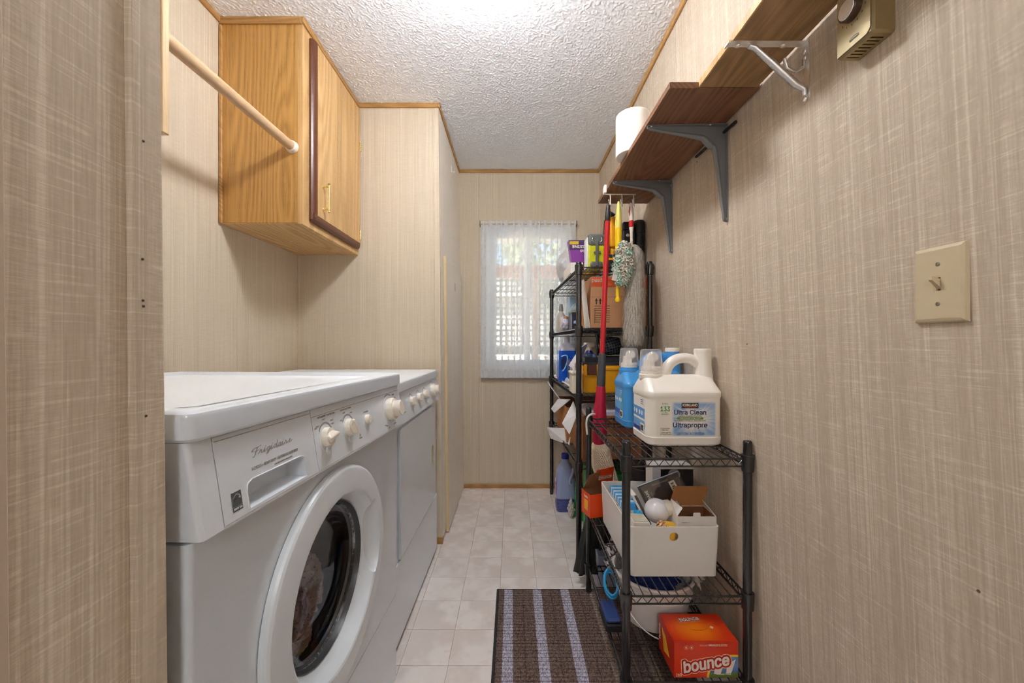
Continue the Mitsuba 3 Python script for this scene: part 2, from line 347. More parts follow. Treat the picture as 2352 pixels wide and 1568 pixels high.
part(t, 'lace', tm(V, Fc), 'lace')
V, Fc = [], []
for k in range(46):      # little worked motifs scattered through the net
    for j in range(36):
        x, y = drape((k+0.5*(j % 2)+0.2)/46.5); zc = 0.86+j*0.028
        for a in range(4):
            th = a*math.pi/2+0.78; c = np.array([x+0.0032*math.cos(th), y-0.0006, zc+0.0032*math.sin(th)])
            b = len(V); V += [c+np.array([0.0022, 0, 0]), c+np.array([0, 0, 0.0022]), c-np.array([0.0022, 0, 0]), c-np.array([0, 0, 0.0022])]; Fc += [(b, b+1, b+2), (b, b+2, b+3)]
key = part(t, 'motifs', tm(V, Fc), 'lace'); labels[key] = {'kind': 'stuff'}
for z0, z1 in ((1.868, 1.912), (0.798, 0.842)):
    q = drape(ss); a = [np.array([x, y-0.0008, z0]) for x, y in zip(*q)]; b = [np.array([x, y-0.0008, z1]) for x, y in zip(*q)]
    part(t, 'hem', tm(a+b, [(i, i+1, 110+i+1) for i in range(109)]+[(i, 110+i+1, 110+i) for i in range(109)]), 'lace', True)
part(t, 'rod', cyl((CX0-0.010, CY_, 1.892), (CX1+0.016, CY_, 1.892), 0.0045, 10), paint(200, 180, 140, 0.4), 40)
for x in (CX0-0.004, CX1+0.010):
    part(t, 'hook', cat([box(x-0.004, x+0.004, CY_-0.004, YF, 1.880, 1.886), box(x-0.003, x+0.003, CY_-0.006, CY_-0.002, 1.880, 1.912)]), paint(92, 78, 60, 0.4))

# outdoors: porch, lattice, neighbour, trees
YL = 4.6
struct('ground', box(-14, 14, 2.96, 30, -0.75, -0.70), paint(168, 164, 150, 0.9))
t = thing('porch', 'shaded grey porch deck outside the far window', 'porch')
part(t, 'deck', box(-1.4, 2.2, 2.96, YL+0.05, -0.06, -0.02), paint(150, 150, 146, 0.8))
part(t, 'beam', box(-1.4, 2.2, YL-0.05, YL+0.05, at(0, 638, YL)[2], at(0, 611, YL)[2], 0.004), paint(176, 116, 84, 0.6), label='red-brown wooden beam')
part(t, 'roof', box(-1.4, 2.2, 2.96, YL+0.35, 2.34, 2.38), paint(190, 196, 196, 0.7))
xp = at(1230, 0, YL)[0]
part(t, 'post', box(xp-0.025, xp+0.03, YL-0.04, YL+0.02, -0.02, 1.8, 0.003), paint(206, 170, 138, 0.6), label='tan wooden post')
t = thing('lattice_fence', 'grey-white square lattice panel along the porch outside the window', 'lattice')
LM = paint(128, 136, 132, 0.7)
zt, zb = at(0, 640, YL)[2], at(0, 792, YL)[2]
k = 0; x = -0.55
while x < 1.5:
    part(t, 'slat', box(x, x+0.026, YL+0.006, YL+0.012, zb, zt), LM); x += 0.066
z = zb+0.03
while z < zt:
    part(t, 'slat', box(-0.55, 1.5, YL, YL+0.006, z, z+0.026), LM); z += 0.066
part(t, 'rail', box(-0.55, 1.5, YL-0.02, YL+0.03, zb-0.02, zb, 0.003), paint(232, 232, 228, 0.6))
part(t, 'board', box(-0.55, 1.5, YL, YL+0.02, 0.905, zb-0.02), LM)
part(t, 'board', box(-0.55, 1.5, YL, YL+0.02, -0.02, 0.78), LM)
t = thing('neighbour_house', 'white neighbouring house wall in sunlight beyond the lattice', 'house')
z = -0.7
while z < 2.0:
    part(t, 'siding_board', rot(box(-4, 5, 8.5, 8.52, z, z+0.19), -3, (1, 0, 0), (0, 8.5, z)), paint(236, 234, 224, 0.7)); z += 0.18
part(t, 'roof', tm([(-4.3, 8.2, 1.98), (5.3, 8.2, 1.98), (5.3, 12, 3.1), (-4.3, 12, 3.1)], [(0, 1, 2), (0, 2, 3)]), paint(120, 132, 136, 0.8))
def tree(name, c, R, n, label, col):
    t = thing(name, label, 'tree')
    d = rng.normal(size=(n, 3)); d /= np.linalg.norm(d, axis=1, keepdims=True); p = c+d*R*rng.uniform(0.55, 1, (n, 1))**0.5
    a = rng.normal(size=(n, 3)); a /= np.linalg.norm(a, axis=1, keepdims=True); b = np.cross(a, rng.normal(size=(n, 3))); b /= np.linalg.norm(b, axis=1, keepdims=True)
    s = rng.uniform(0.06, 0.12, (n, 1))
    v = np.stack([p-a*s, p+b*s*0.5, p+a*s, p-b*s*0.5], 1).reshape(-1, 3); i = np.arange(n)*4
    key = part(t, 'foliage', tm(v, np.vstack([np.stack([i, i+1, i+2], 1), np.stack([i, i+2, i+3], 1)])), col); labels[key] = {'kind': 'stuff'}
    part(t, 'trunk', tube([(c[0], c[1], -0.7), (c[0]+0.1, c[1], c[2]*0.5), (c[0], c[1], c[2]+0.2*R[2])], [0.14, 0.11, 0.05], 8), paint(92, 76, 60, 0.9), True)
for nm, c in (('leaf_light', (136, 156, 132)), ('leaf_dark', (108, 128, 122))):
    mat(nm, {'type': 'principledthin', 'base_color': {'type': 'rgb', 'value': lin(*c)}, 'roughness': 0.6, 'diff_trans': 0.7})
tree('leafy_tree', np.array([1.1, 6.9, 2.9]), np.array([1.3, 0.8, 1.3]), 2600, 'light green leafy tree behind the right pane of the window', 'leaf_light')
tree('leafy_tree', np.array([-1.6, 14.5, 4.2]), np.array([2.6, 1.2, 2.2]), 2400, 'dark green tree behind the left pane of the window', 'leaf_dark')

# ---------------------------------------------------------------- wall cabinet, clothes rod
t = thing('wall_cabinet', 'golden oak wall cabinet with brown-edged door hung above the dryer', 'cabinet')
cx1, cy0, cy1, cz0, cz1 = -0.8055, 1.479, YP-0.001, 1.505, CEIL-0.001
part(t, 'side_panel', box(XL+0.001, cx1-0.018, cy0, cy0+0.016, cz0+0.004, cz1-0.022), 'oak')
part(t, 'bottom_panel', box(XL+0.001, cx1-0.018, cy0+0.002, cy1, cz0, cz0+0.012), 'oak_bottom')
part(t, 'face_frame', ext(sg.box(cy0, cz0-0.001, cy1, cz1).difference(sg.box(cy0+0.06, cz0+0.06, cy1-0.06, cz1-0.06)), 0.018, (cx1-0.018, 0, 0), (0, 1, 0), (0, 0, 1), (1, 0, 0)), 'oak_pale')
part(t, 'wall_strip', box(XL+0.001, XL+0.013, cy0-0.010, cy0, cz0, cz1-0.03, 0.002), 'trim_wood')
part(t, 'top_trim', box(XL+0.001, cx1, cy0-0.009, cy0, cz1-0.026, cz1, 0.002), 'trim_wood_x')
part(t, 'top_trim', box(cx1, cx1+0.009, cy0-0.009, cy1-0.011, cz1-0.024, cz1, 0.002), 'trim_wood')
part(t, 'back_panel', box(XL+0.001, XL+0.004, cy0+0.02, cy1, cz0+0.02, cz1-0.03), 'oak')
dy0, dy1, dz0, dz1 = 1.531, 1.988, 1.538, 2.252
door = part(t, 'door', box(cx1+0.001, cx1+0.019, dy0+0.002, dy1, dz0+0.002, dz1, 0.002), 'oak_pale')
prof = sg.Polygon([(0.001, -0.006), (0.010, -0.009), (0.016, -0.003), (0.019, 0.002), (0.021, 0.012), (0.021, 0.022), (0.0185, 0.024), (0.001, 0.024)])
part(door, 'edge_moulding', ext(prof, dz1-dz0, (cx1, dy0, dz0), (1, 0, 0), (0, 1, 0), (0, 0, 1)), 'brown_edge', label='dark brown routed edge')
part(door, 'edge_moulding', ext(sg.Polygon([(p[0], p[1]) for p in prof.exterior.coords]), dy1-dy0+0.002, (cx1, dy0-0.004, dz0), (1, 0, 0), (0, 0, 1), (0, 1, 0)), 'brown_edge', label='dark brown routed edge')
hx, hy = cx1+0.045, 1.598
m = [lathe([(0, -0.062), (0.003, -0.062), (0.0055, -0.058), (0.003, -0.053), (0.0048, -0.048), (0.0030, -0.043), (0.0035, -0.03), (0.0035, 0.03), (0.0030, 0.043), (0.0048, 0.048), (0.003, 0.053), (0.0055, 0.058), (0.003, 0.062), (0, 0.062)], (hx, hy, 1.648), n=14)]
for z in (-0.046, 0.046): m.append(cyl((cx1+0.018, hy, 1.648+z), (hx, hy, 1.648+z), 0.004, 10)); m.append(lathe([(0, 0), (0.007, 0), (0.006, 0.003), (0, 0.003)], (cx1+0.019, hy, 1.648+z), (1, 0, 0), 12))
part(door, 'handle', cat(m), BRASS, 40, label='brass bar handle')
for z in (2.06, 1.605):
    part(door, 'hinge', cat([box(cx1+0.0005, cx1+0.0215, dy1+0.001, dy1+0.012, z-0.022, z+0.022, 0.001), cyl((cx1+0.0215, dy1+0.002, z-0.024), (cx1+0.0215, dy1+0.002, z+0.024), 0.003, 8)]), BRASS, label='small brass hinge')

bx1 = -0.822
t = thing('clothes_rod', 'pale round wooden closet rod running across to the oak cabinet', 'clothes rod')
part(t, 'pole', cyl((-0.844, 0.925, 1.787), (-0.844, 1.4785, 1.798), 0.0172, 28), 'beech', 40)
part(t, 'end_socket', lathe([(0.0175, -0.016), (0.021, -0.014), (0.0235, 0.0), (0.0235, 0.0022), (0.0172, 0.002), (0.0172, -0.016)], (-0.844, 1.4765, 1.798), (0, 1, 0), 28), paint(232, 228, 218, 0.35), 40, label='white plastic socket')
solo('rod_support_board', box(XL+0.001, bx1, 0.905, 0.9245, 1.545, CEIL-0.001, 0.002), 'beech_up', 'pale upright wooden board holding the near end of the closet rod', 'board')

# ---------------------------------------------------------------- washer
def local(O, th):
    A = np.array([math.sin(th), math.cos(th), 0]); D = np.array([math.cos(th), -math.sin(th), 0])
    return lambda m: xf(m, O, D, A, (0, 0, 1))
def vround(x0, x1, y0, y1, z0, z1, r, n=24):     # box with round upright edges at its front (x1)
    c = m3.Manifold.cylinder(z1-z0, r, r, n)
    b = m3.Manifold.cube((0.001, 0.001, z1-z0))
    return m3.Manifold.batch_hull([c.translate((x1-r, y0+r, z0)), c.translate((x1-r, y1-r, z0)), b.translate((x0, y0, z0)), b.translate((x0, y1-0.001, z0))])
def cylx(y, z, r, x0, x1, n=72, r1=None):
    return m3.Manifold.cylinder(x1-x0, r, r if r1 is None else r1, n).rotate((0, 90, 0)).translate((x0, y, z))
def rrect(cx, cy, hx, hy, r, z, k=6):
    P = []
    for sx, sy, a0 in ((1, 1, 0), (-1, 1, 90), (-1, -1, 180), (1, -1, 270)):
        for i in range(k+1):
            a = math.radians(a0+90*i/k); P.append((cx+sx*(hx-r)+r*math.cos(a), cy+sy*(hy-r)+r*math.sin(a), z))
    return np.array(P)

L_ = local(np.array([-0.3896, 0.466, 0.0]), 0.05)
def L(m):       # the machine stands a little out of level
    m = m.copy(); v = np.array(m.vertices); v[:, 2] += 0.009*(1-v[:, 1]/0.715)*v[:, 2]/0.92; m.vertices = v
    return L_(m)
t = thing('washing_machine', 'white front-loading washing machine with a round dark glass door', 'washing machine')
WD = 0.715
pc, rz, rr = 0.340, 0.553, 0.228
body = m3.Manifold.cube((0.619, WD, 0.786)).translate((-0.672, 0, 0.015)) + m3.Manifold.cube((0.60, WD, 0.12)).translate((-0.672, 0, 0.795)) - cylx(pc, rz, 0.192, -0.46, 0.02)
part(t, 'body', L(man2tm(body)), ENAMEL, 30)
for a in (0.05, WD-0.05): part(t, 'foot', L(cyl((-0.07, a, 0), (-0.07, a, 0.02), 0.02, 12)), paint(60, 60, 62, 0.6))
fp = vround(-0.0485, 0.0, -0.004, WD+0.002, 0.286, 0.7975, 0.010) - cylx(pc, rz, 0.190, -0.08, 0.02)
part(t, 'front_panel', L(man2tm(fp)), ENAMEL, 30)
part(t, 'kick_panel', L(man2tm(vround(-0.0485, 0.0, -0.004, WD+0.002, 0.03, 0.2835, 0.010))), ENAMEL, 30)
# console: a sloped fascia made of end cap, dispenser drawer and control panel
def fascia(a0, a1, grow=0.0):
    P = sg.Polygon([(-0.06, 0.803), (0.016, 0.803), (0.0195, 0.8065), (0.0015, 0.9175), (-0.002, 0.920), (-0.06, 0.920)])
    return ext(P, a1-a0, (0, a0, 0), (1, 0, 0), (0, 0, 1), (0, 1, 0))
def capmesh(a0, a1, left):
    lo = rrect(0, 0, 1, 1, 0.3, 0)     # unused shape guard
    rows = []
    for z, dx in ((0.803, 0.0195), (0.84, 0.0135), (0.88, 0.007), (0.920, 0.0005)):
        r = 0.007; pts = [(-0.075, a0), (-0.075, a1), (dx, a1)] if left else [(-0.075, a1), (-0.075, a0), (dx, a0)]
        e = a0 if left else a1; sgn = 1 if left else -1
        pts += [(dx-r+r*math.cos(math.radians(b)), e+sgn*(r-r*math.sin(math.radians(b)))) for b in (0, 22, 45, 67, 90)]
        rows.append(np.array([(x, y, z) for x, y in pts]))
    return loft(rows)
part(t, 'end_cap', L(capmesh(-0.006, 0.0285, True)), PLASTIC, 30)
slot = m3.Manifold.batch_hull([cylx(0.074+r, z, r, -0.020, 0.05, 20) for r, z in ((0.012, 0.834),)]+[cylx(0.212-0.012, 0.834, 0.012, -0.020, 0.05, 20), m3.Manifold.cube((0.07, 0.138, 0.004)).translate((-0.020, 0.074, 0.8105))])
dr_ = tm2man(fascia(0.0300, 0.2475)) - slot
drawer = part(t, 'dispenser_drawer', L(man2tm(dr_)), PLASTIC, 30)
SL = np.array([0.0195-0.0015, 0, 0.8065-0.9175]); SL /= np.linalg.norm(SL)     # down the slope
un, vn, nn = np.array([0, 1, 0.0]), -SL, np.cross([0, 1, 0.0], -SL)
def fas(a, z, out=0.0003):   # a point on the sloped fascia
    f = (0.9175-z)/(0.9175-0.8065); return np.array([0.0015+f*0.018, a, z])+nn*out
ringm = sg.LineString([(0.0725, 0.8105), (0.0725, 0.834), (0.076, 0.8445), (0.086, 0.8478), (0.200, 0.8478), (0.210, 0.8445), (0.2137, 0.834), (0.2137, 0.8105)]).buffer(0.0016)
part(drawer, 'recess_rim', L(cat([tube([fas(x, z, 0.0004) for x, z in ((0.0725, 0.8105), (0.0725, 0.834), (0.076, 0.8440), (0.086, 0.8476), (0.200, 0.8476), (0.2105, 0.8440), (0.2140, 0.834), (0.2140, 0.8105))], 0.0013, 8)])), PLASTIC, True)
part(drawer, 'top_groove', L(tube([fas(0.031, 0.9125, -0.0001), fas(0.247, 0.9125, -0.0001)], 0.0007, 6)), paint(150, 150, 148, 0.5))
# script lettering drawn as strokes
def spl(P, n=40):
    from scipy.interpolate import make_interp_spline
    P = np.array(P, float); k = min(3, len(P)-1); s = np.linspace(0, 1, len(P)); return make_interp_spline(s, P, k)(np.linspace(0, 1, n))
def script_logo():
    S = []; x = 0.0
    S += [[(-0.2, 1.35), (-0.45, 1.1), (-0.5, 1.45), (-0.05, 1.85), (0.6, 1.9), (1.5, 2.15)], [(0.75, 1.85), (0.62, 1.1), (0.45, 0.2), (0.25, -0.35), (-0.05, -0.25)], [(0.2, 0.95), (0.6, 0.98), (1.15, 1.15)]]
    def r(x): return [[(x-0.2, 0.05), (x+0.15, 0.6), (x+0.25, 1.05), (x+0.35, 0.8), (x+0.65, 0.85), (x+0.55, 0.3), (x+0.8, 0.05), (x+1.1, 0.35)]], 1.15
    def i(x): return [[(x-0.1, 0.3), (x+0.15, 0.95), (x+0.08, 0.2), (x+0.25, 0.0), (x+0.55, 0.35)], [(x+0.27, 1.4), (x+0.33, 1.5)]], 0.62
    def loop(x): return [(x+0.75, 0.85), (x+0.4, 1.0), (x+0.1, 0.55), (x+0.25, 0.02), (x+0.6, 0.3), (x+0.8, 0.95)]
    def g(x): return [loop(x), [(x+0.8, 0.95), (x+0.7, 0.2), (x+0.5, -0.7), (x+0.2, -0.75), (x+0.35, -0.3), (x+1.1, 0.4)]], 1.05
    def d(x): return [loop(x), [(x+0.95, 1.9), (x+0.85, 1.0), (x+0.75, 0.2), (x+0.95, 0.0), (x+1.2, 0.35)]], 1.15
    def a(x): return [loop(x), [(x+0.8, 0.95), (x+0.72, 0.2), (x+0.9, 0.0), (x+1.15, 0.35)]], 1.1
    def e(x): return [[(x-0.1, 0.3), (x+0.4, 0.5), (x+0.55, 0.85), (x+0.35, 1.0), (x+0.1, 0.55), (x+0.25, 0.03), (x+0.6, 0.05), (x+1.1, 0.5)]], 1.1
    x = 1.35
    for f in (r, i, g, i, d, a, i, r, e):
        s, w = f(x); S += s; x += w+0.08
    P = so.unary_union([sg.LineString([(p[0]+0.28*p[1], p[1]) for p in spl(q)]).buffer(0.062) for q in S]).simplify(0.012)
    return P
logo = script_logo(); x0, y0, x1, y1 = logo.bounds
sc_ = (0.186-0.092)/(x1-x0)
part(drawer, 'lettering', L(ext(sa.scale(logo, sc_, sc_*0.62, origin=(0, 0)), 0.0005, fas(0.092-x0*sc_, 0.8775), un, vn, nn)), MARK, label='grey script lettering')
part(drawer, 'lettering', L(text('5 CYCLES • HEAVY DUTY • AUTOMATIC DISPENSER', 0.0042, fas(0.142, 0.8585), un, vn, nn, width=0.108)), MARK)
part(drawer, 'lettering', L(text('LOAD DETERGENT IN THIS DRAWER', 0.0022, fas(0.157, 0.8525), un, vn, nn, width=0.044)), MARK)
es = sg.box(-0.0085, -0.0125, 0.0085, 0.0125)
arc = sg.LineString([(-0.0075, -0.001), (-0.006, 0.005), (0, 0.0095), (0.006, 0.007), (0.0075, 0.003)]).buffer(0.0006)
ew = sa.translate(sa.rotate(text_poly('energy', 0.0032), 18, origin=(0, 0)), -0.0068, 0.0005)
star = sg.Polygon([(0.0055+0.0026*(1 if k % 2 == 0 else 0.42)*math.sin(k*math.pi/5), 0.0042+0.0026*(1 if k % 2 == 0 else 0.42)*math.cos(k*math.pi/5)) for k in range(10)])
part(drawer, 'energy_emblem', L(ext(es.difference(arc).difference(ew).difference(star).difference(sg.box(-0.0085, -0.0068, 0.0085, -0.0062)), 0.0004, fas(0.0535, 0.829), un, vn, nn)), paint(72, 76, 80, 0.5), label='small dark square energy emblem')
part(drawer, 'lettering', L(text('ENERGY STAR', 0.0026, fas(0.0535, 0.8185, 0.0007), un, vn, nn, width=0.0145)), paint(225, 225, 225, 0.5))
# control panel
panel = part(t, 'control_panel', L(fascia(0.2490, WD+0.001)), PLASTIC, 30)
part(t, 'end_cap', L(capmesh(WD+0.0015, WD+0.007, False)), PLASTIC, 30)
part(panel, 'top_groove', L(tube([fas(0.249, 0.9045, -0.0001), fas(WD-0.004, 0.9045, -0.0001)], 0.0006, 6)), MARK)
def fx(v): return np.asarray(v, float)
def knob(parent, a, z, r, big=False, Lf=L, pt=fas, name='knob', n_=None, ang=25):
    c = pt(a, z, 0.0)
    N = nn
    prof = [(r*1.0, 0.0), (r*1.0, 0.006), (r*0.9, 0.011), (0, 0.0125)] if not big else [(r*1.0, 0), (r*1.0, 0.014), (r*0.95, 0.017), (r*0.72, 0.018), (r*0.70, 0.034), (r*0.62, 0.037), (0, 0.0375)]
    m = [lathe([(0, -0.001)]+prof, c, N, 36)]
    if not big:
        g_ = m3.Manifold.batch_hull([m3.Manifold.sphere(0.0035, 12).translate((x*r*0.80, y, 0.0165)) for x in (-1, 1) for y in (-0.0005, 0.0005)]+[m3.Manifold.cylinder(0.004, r*0.8, r*0.8, 28).scale((1, 0.78, 1)).translate((0, 0, 0.006))])
        ca, sa_ = math.cos(math.radians(ang)), math.sin(math.radians(ang))
        m.append(xf(man2tm(g_), c, un*ca+vn*sa_, -un*sa_+vn*ca, N))
    k = part(parent, name, Lf(cat(m)), KNOB, 35)
    return k
def dial(parent, a, z, r, a0, a1, words, Lf=L, pt=fas):
    P = [(r*math.cos(math.radians(b)), r*math.sin(math.radians(b))) for b in np.linspace(a0, a1, 24)]
    part(parent, 'dial_mark', Lf(ext(sg.LineString(P).buffer(0.0014, cap_style=2), 0.0004, pt(a, z), un, vn, nn)), MARK)
    for s, b, rr_ in words:
        part(parent, 'lettering', Lf(text(s, 0.0030, pt(a, z)+un*rr_*math.cos(math.radians(b))+vn*rr_*math.sin(math.radians(b)), un, vn, nn)), MARK)
for a, ang in ((0.289, 8), (0.380, 115)):
    part(panel, 'knob_well', L(lathe([(0.0255, -0.0005), (0.0255, 0.0006), (0.0235, 0.0012), (0.0195, 0.0004), (0.0195, -0.0005)], fas(a, 0.858, 0), nn, 36, sy=1.0)), PLASTIC, 40)
    part(panel, 'finger_notch', L(lathe([(0, 0.0002), (0.009, 0.0008), (0.0085, 0.0022), (0.006, 0.0028), (0, 0.0012)], fas(a, 0.834, 0), nn, 20)), PLASTIC, 40)
    knob(panel, a, 0.860, 0.0185, ang=ang)
dial(panel, 0.289, 0.863, 0.0245, 25, 150, [('HOT', 150, 0.036), ('COLD', 140, 0.032), ('WARM', 92, 0.036), ('COLD', 92, 0.030), ('COLD', 40, 0.036), ('COLD', 30, 0.033)])
dial(panel, 0.380, 0.863, 0.0245, 25, 150, [('OFF', 150, 0.031), ('LOW', 110, 0.031), ('HIGH', 50, 0.032)])
part(panel, 'lettering', L(text('WASH/RINSE TEMPERATURE', 0.0036, fas(0.300, 0.8985), un, vn, nn, width=0.066)), MARK)
part(panel, 'lettering', L(text('END OF CYCLE SIGNAL', 0.0034, fas(0.380, 0.8985), un, vn, nn, width=0.050)), MARK)
part(panel, 'lettering', L(text('EXTRA RINSE', 0.0032, fas(0.474, 0.8765), un, vn, nn, width=0.026)), MARK)
part(panel, 'button', L(lathe([(0.0115, 0), (0.0115, 0.006), (0.009, 0.0095), (0, 0.0105)], fas(0.474, 0.860, 0), nn, 24)), KNOB, 35)
st = sg.Polygon([(0.0042*(1 if k % 2 == 0 else 0.4)*math.sin(k*math.pi/5), 0.0042*(1 if k % 2 == 0 else 0.4)*math.cos(k*math.pi/5)) for k in range(10)])
part(panel, 'emblem', L(ext(st, 0.0004, fas(0.428, 0.832), un, vn, nn)), MARK)
part(panel, 'lettering', L(text('OFF/ON', 0.0028, fas(0.428, 0.824), un, vn, nn)), MARK)
part(panel, 'knob_well', L(lathe([(0.039, -0.0005), (0.039, 0.0008), (0.035, 0.0015), (0.033, -0.0005)], fas(0.623, 0.860, 0), nn, 40)), PLASTIC, 40)
knob(panel, 0.623, 0.860, 0.031, big=True, name='cycle_knob')
dial(panel, 0.623, 0.860, 0.042, 60, 118, [('NORMAL', 40, 0.055), ('HEAVY', 25, 0.058), ('RINSE', 232, 0.053), ('SPIN', 222, 0.058), ('OFF', 250, 0.052), ('DELICATE', 300, 0.053)])
part(t, 'lower_lip', L(tube([np.array([0.0165, 0.030, 0.8032]), np.array([0.0165, WD+0.004, 0.8032])], 0.0028, 8)), PLASTIC, True)
# worktop with a raised rim round a shallow basin
cxm, cym, hx_, hy_ = (-0.70+0.013)/2, (WD-0.014)/2, (0.70+0.013)/2, (WD+0.014)/2
rows = [rrect(cxm, cym, hx_-0.004, hy_-0.004, 0.013, 0.9215), rrect(cxm, cym, hx_, hy_, 0.015, 0.9255), rrect(cxm, cym, hx_, hy_, 0.015, 0.950), rrect(cxm, cym, hx_-0.002, hy_-0.002, 0.014, 0.9550), rrect(cxm, cym, hx_-0.006, hy_-0.006, 0.012, 0.9580),
        rrect(cxm, cym, hx_-0.014, hy_-0.014, 0.012, 0.9588), rrect(cxm, cym, hx_-0.034, hy_-0.034, 0.02, 0.9585), rrect(cxm, cym, hx_-0.046, hy_-0.046, 0.02, 0.9515), rrect(cxm, cym, hx_-0.055, hy_-0.055, 0.02, 0.9500)]
part(t, 'worktop', L(loft(rows)), ENAMEL, 30)
# door
# close the profile into a torus-like solid
def torus_lathe(profile, origin, n):
    th = np.arange(n)*2*np.pi/n; rows = []
    for a in th: rows.append(np.array([(origin[0]+h, origin[1]+r*math.cos(a), origin[2]+r*math.sin(a)) for r, h in profile]))
    m = loft(rows, closed=True)
    if m.volume < 0: m.invert()
    return m
prf = [(rr, 0.0), (rr, 0.008), (rr-0.002, 0.0125), (rr-0.006, 0.0155), (rr-0.013, 0.0172), (0.184, 0.0205), (0.176, 0.0200), (0.172, 0.0175), (0.150, -0.026), (0.150, -0.034), (0.186, -0.034), (0.186, 0.0)]
R = tm2man(torus_lathe(prf, (0.0015, pc, rz), 96))
grip = m3.Manifold.sphere(1.0, 56).scale((0.034, 0.034, 0.092)).translate((0.024, pc+0.155, rz+0.015))
door = part(t, 'door', L(man2tm(R-grip)), PLASTIC, 16, label='white round door ring')
bowl = [(0.151, -0.020), (0.148, -0.024), (0.138, -0.036), (0.122, -0.045), (0.095, -0.050), (0.055, -0.053), (0.0, -0.054)]
part(door, 'glass', L(lathe([(0.151, -0.018)]+bowl, (0, pc, rz), (1, 0, 0), 72)) if False else L(loft([np.array([(h, pc+max(r, 1e-4)*math.cos(a), rz+max(r, 1e-4)*math.sin(a)) for a in np.arange(72)*2*np.pi/72]) for r, h in bowl], cap=False)), mat('door_glass', {'type': 'thindielectric', 'int_ior': 1.3}), True, label='domed clear door glass')
part(door, 'seal', L(torus_lathe([(0.1515, -0.012), (0.1515, -0.036), (0.140, -0.036), (0.143, -0.030), (0.148, -0.024)], (0, pc, rz), 72)), paint(52, 54, 58, 0.35), 40, label='dark rubber ring')
# drum seen through the glass
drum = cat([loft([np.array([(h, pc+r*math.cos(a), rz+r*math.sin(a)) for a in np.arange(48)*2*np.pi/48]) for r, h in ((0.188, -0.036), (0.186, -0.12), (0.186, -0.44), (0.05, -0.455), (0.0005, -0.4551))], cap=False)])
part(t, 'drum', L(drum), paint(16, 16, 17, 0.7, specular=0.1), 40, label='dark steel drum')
# crumpled laundry
ico = trimesh.creation.icosphere(5); p = np.array(ico.vertices)
dsp = 0.74+0.30*np.abs(np.sin(7*meshkit.fbm(p*1.6+3, 3, 2)*3.0))+0.22*(meshkit.fbm(p*5, 3, 4)-0.3)
q = p*dsp[:, None]*np.array([0.056, 0.082, 0.088])
lm = tm(q+np.array([-0.122, 0.380, 0.487]), ico.faces)
def dots_fn(p, n, uv):
    a = mikit.voronoi((p.x+p.y*0.8)*60, (p.z+p.y*0.3)*60)
    c = mix(lin(104, 88, 88), lin(124, 105, 100), noise(p.x*30, p.y*30, p.z*30))
    return mix(c, (0.05, 0.045, 0.05), 1-smoothstep(0.09, 0.13, a[0]))
mat('laundry_cloth', pr(proc(dots_fn), 0.9))
solo('laundry_bundle', L(lm), 'laundry_cloth', 'crumpled mauve dotted clothes behind the washer door glass', 'laundry', True)
solo('laundry_bundle', L(tm(q*np.array([1.0, 0.85, 0.42])+np.array([-0.125, 0.345, 0.408]), ico.faces)), paint(124, 100, 80, 0.9), 'tan crumpled cloth lying lowest behind the washer door glass', 'laundry', True)

# ---------------------------------------------------------------- dryer
L2 = local(np.array([-0.397, 1.252, 0.0]), 0.016)
t = thing('clothes_dryer', 'white clothes dryer standing between the washing machine and the closet wall', 'dryer')
DW = 0.690
part(t, 'body', L2(box(-0.69, -0.004, 0.0, DW, 0.012, 0.872)), ENAMEL)
for a in (0.05, DW-0.05): part(t, 'foot', L2(cyl((-0.06, a, 0), (-0.06, a, 0.014), 0.02, 12)), paint(60, 60, 62, 0.6))
part(t, 'front_panel', L2(man2tm(vround(-0.006, 0.0, -0.001, DW+0.001, 0.006, 0.760, 0.004))), ENAMEL, 30)
slot2 = lambda r, x0, x1: m3.Manifold.batch_hull([cylx(0.561, z, r, x0, x1, 24) for z in (0.482, 0.550)])
dd = tm2man(box(0.0005, 0.012, 0.075, 0.590, 0.300, 0.748, 0.003)) - slot2(0.0187, -0.01, 0.03)
door = part(t, 'door', L2(man2tm(dd)), ENAMEL, 30)
part(door, 'pull', L2(man2tm(slot2(0.0186, 0.0006, 0.0128) - slot2(0.0160, 0.0016, 0.03))), paint(178, 178, 148, 0.5), 30, label='recessed olive-tinted pull')
part(t, 'lower_panel', L2(box(0.0005, 0.006, 0.0, DW, 0.02, 0.292, 0.002)), ENAMEL)
def fascia2(a0, a1):
    return ext(sg.Polygon([(-0.06, 0.766), (0.016, 0.766), (0.0185, 0.7685), (0.0015, 0.8725), (-0.001, 0.8755), (-0.06, 0.8755)]), a1-a0, (0, a0, 0), (1, 0, 0), (0, 0, 1), (0, 1, 0))
def fas2(a, z, out=0.0003):
    f = (0.8725-z)/(0.104); return np.array([0.0015+f*0.017, a, z])+nn*out
panel = part(t, 'control_panel', L2(fascia2(-0.003, DW-0.004)), PLASTIC, 30)
part(t, 'end_cap', L2(fascia2(DW-0.0035, DW+0.003)), PLASTIC, 30)
for a in (0.213, 0.316, 0.420):
    part(panel, 'finger_notch', L2(lathe([(0, 0.0002), (0.009, 0.0008), (0.0085, 0.0022), (0.006, 0.0028), (0, 0.0012)], fas2(a, 0.800, 0), nn, 20)), PLASTIC, 40)
    knob(panel, a, 0.826, 0.0185, Lf=L2, pt=fas2, ang=100)
    dial(panel, a, 0.829, 0.0245, 40, 140, [], Lf=L2, pt=fas2)
part(panel, 'knob_well', L2(lathe([(0.041, -0.0005), (0.041, 0.0008), (0.037, 0.0015), (0.034, -0.0005)], fas2(0.560, 0.824, 0), nn, 40)), PLASTIC, 40)
knob(panel, 0.560, 0.824, 0.031, big=True, Lf=L2, pt=fas2, name='cycle_knob')
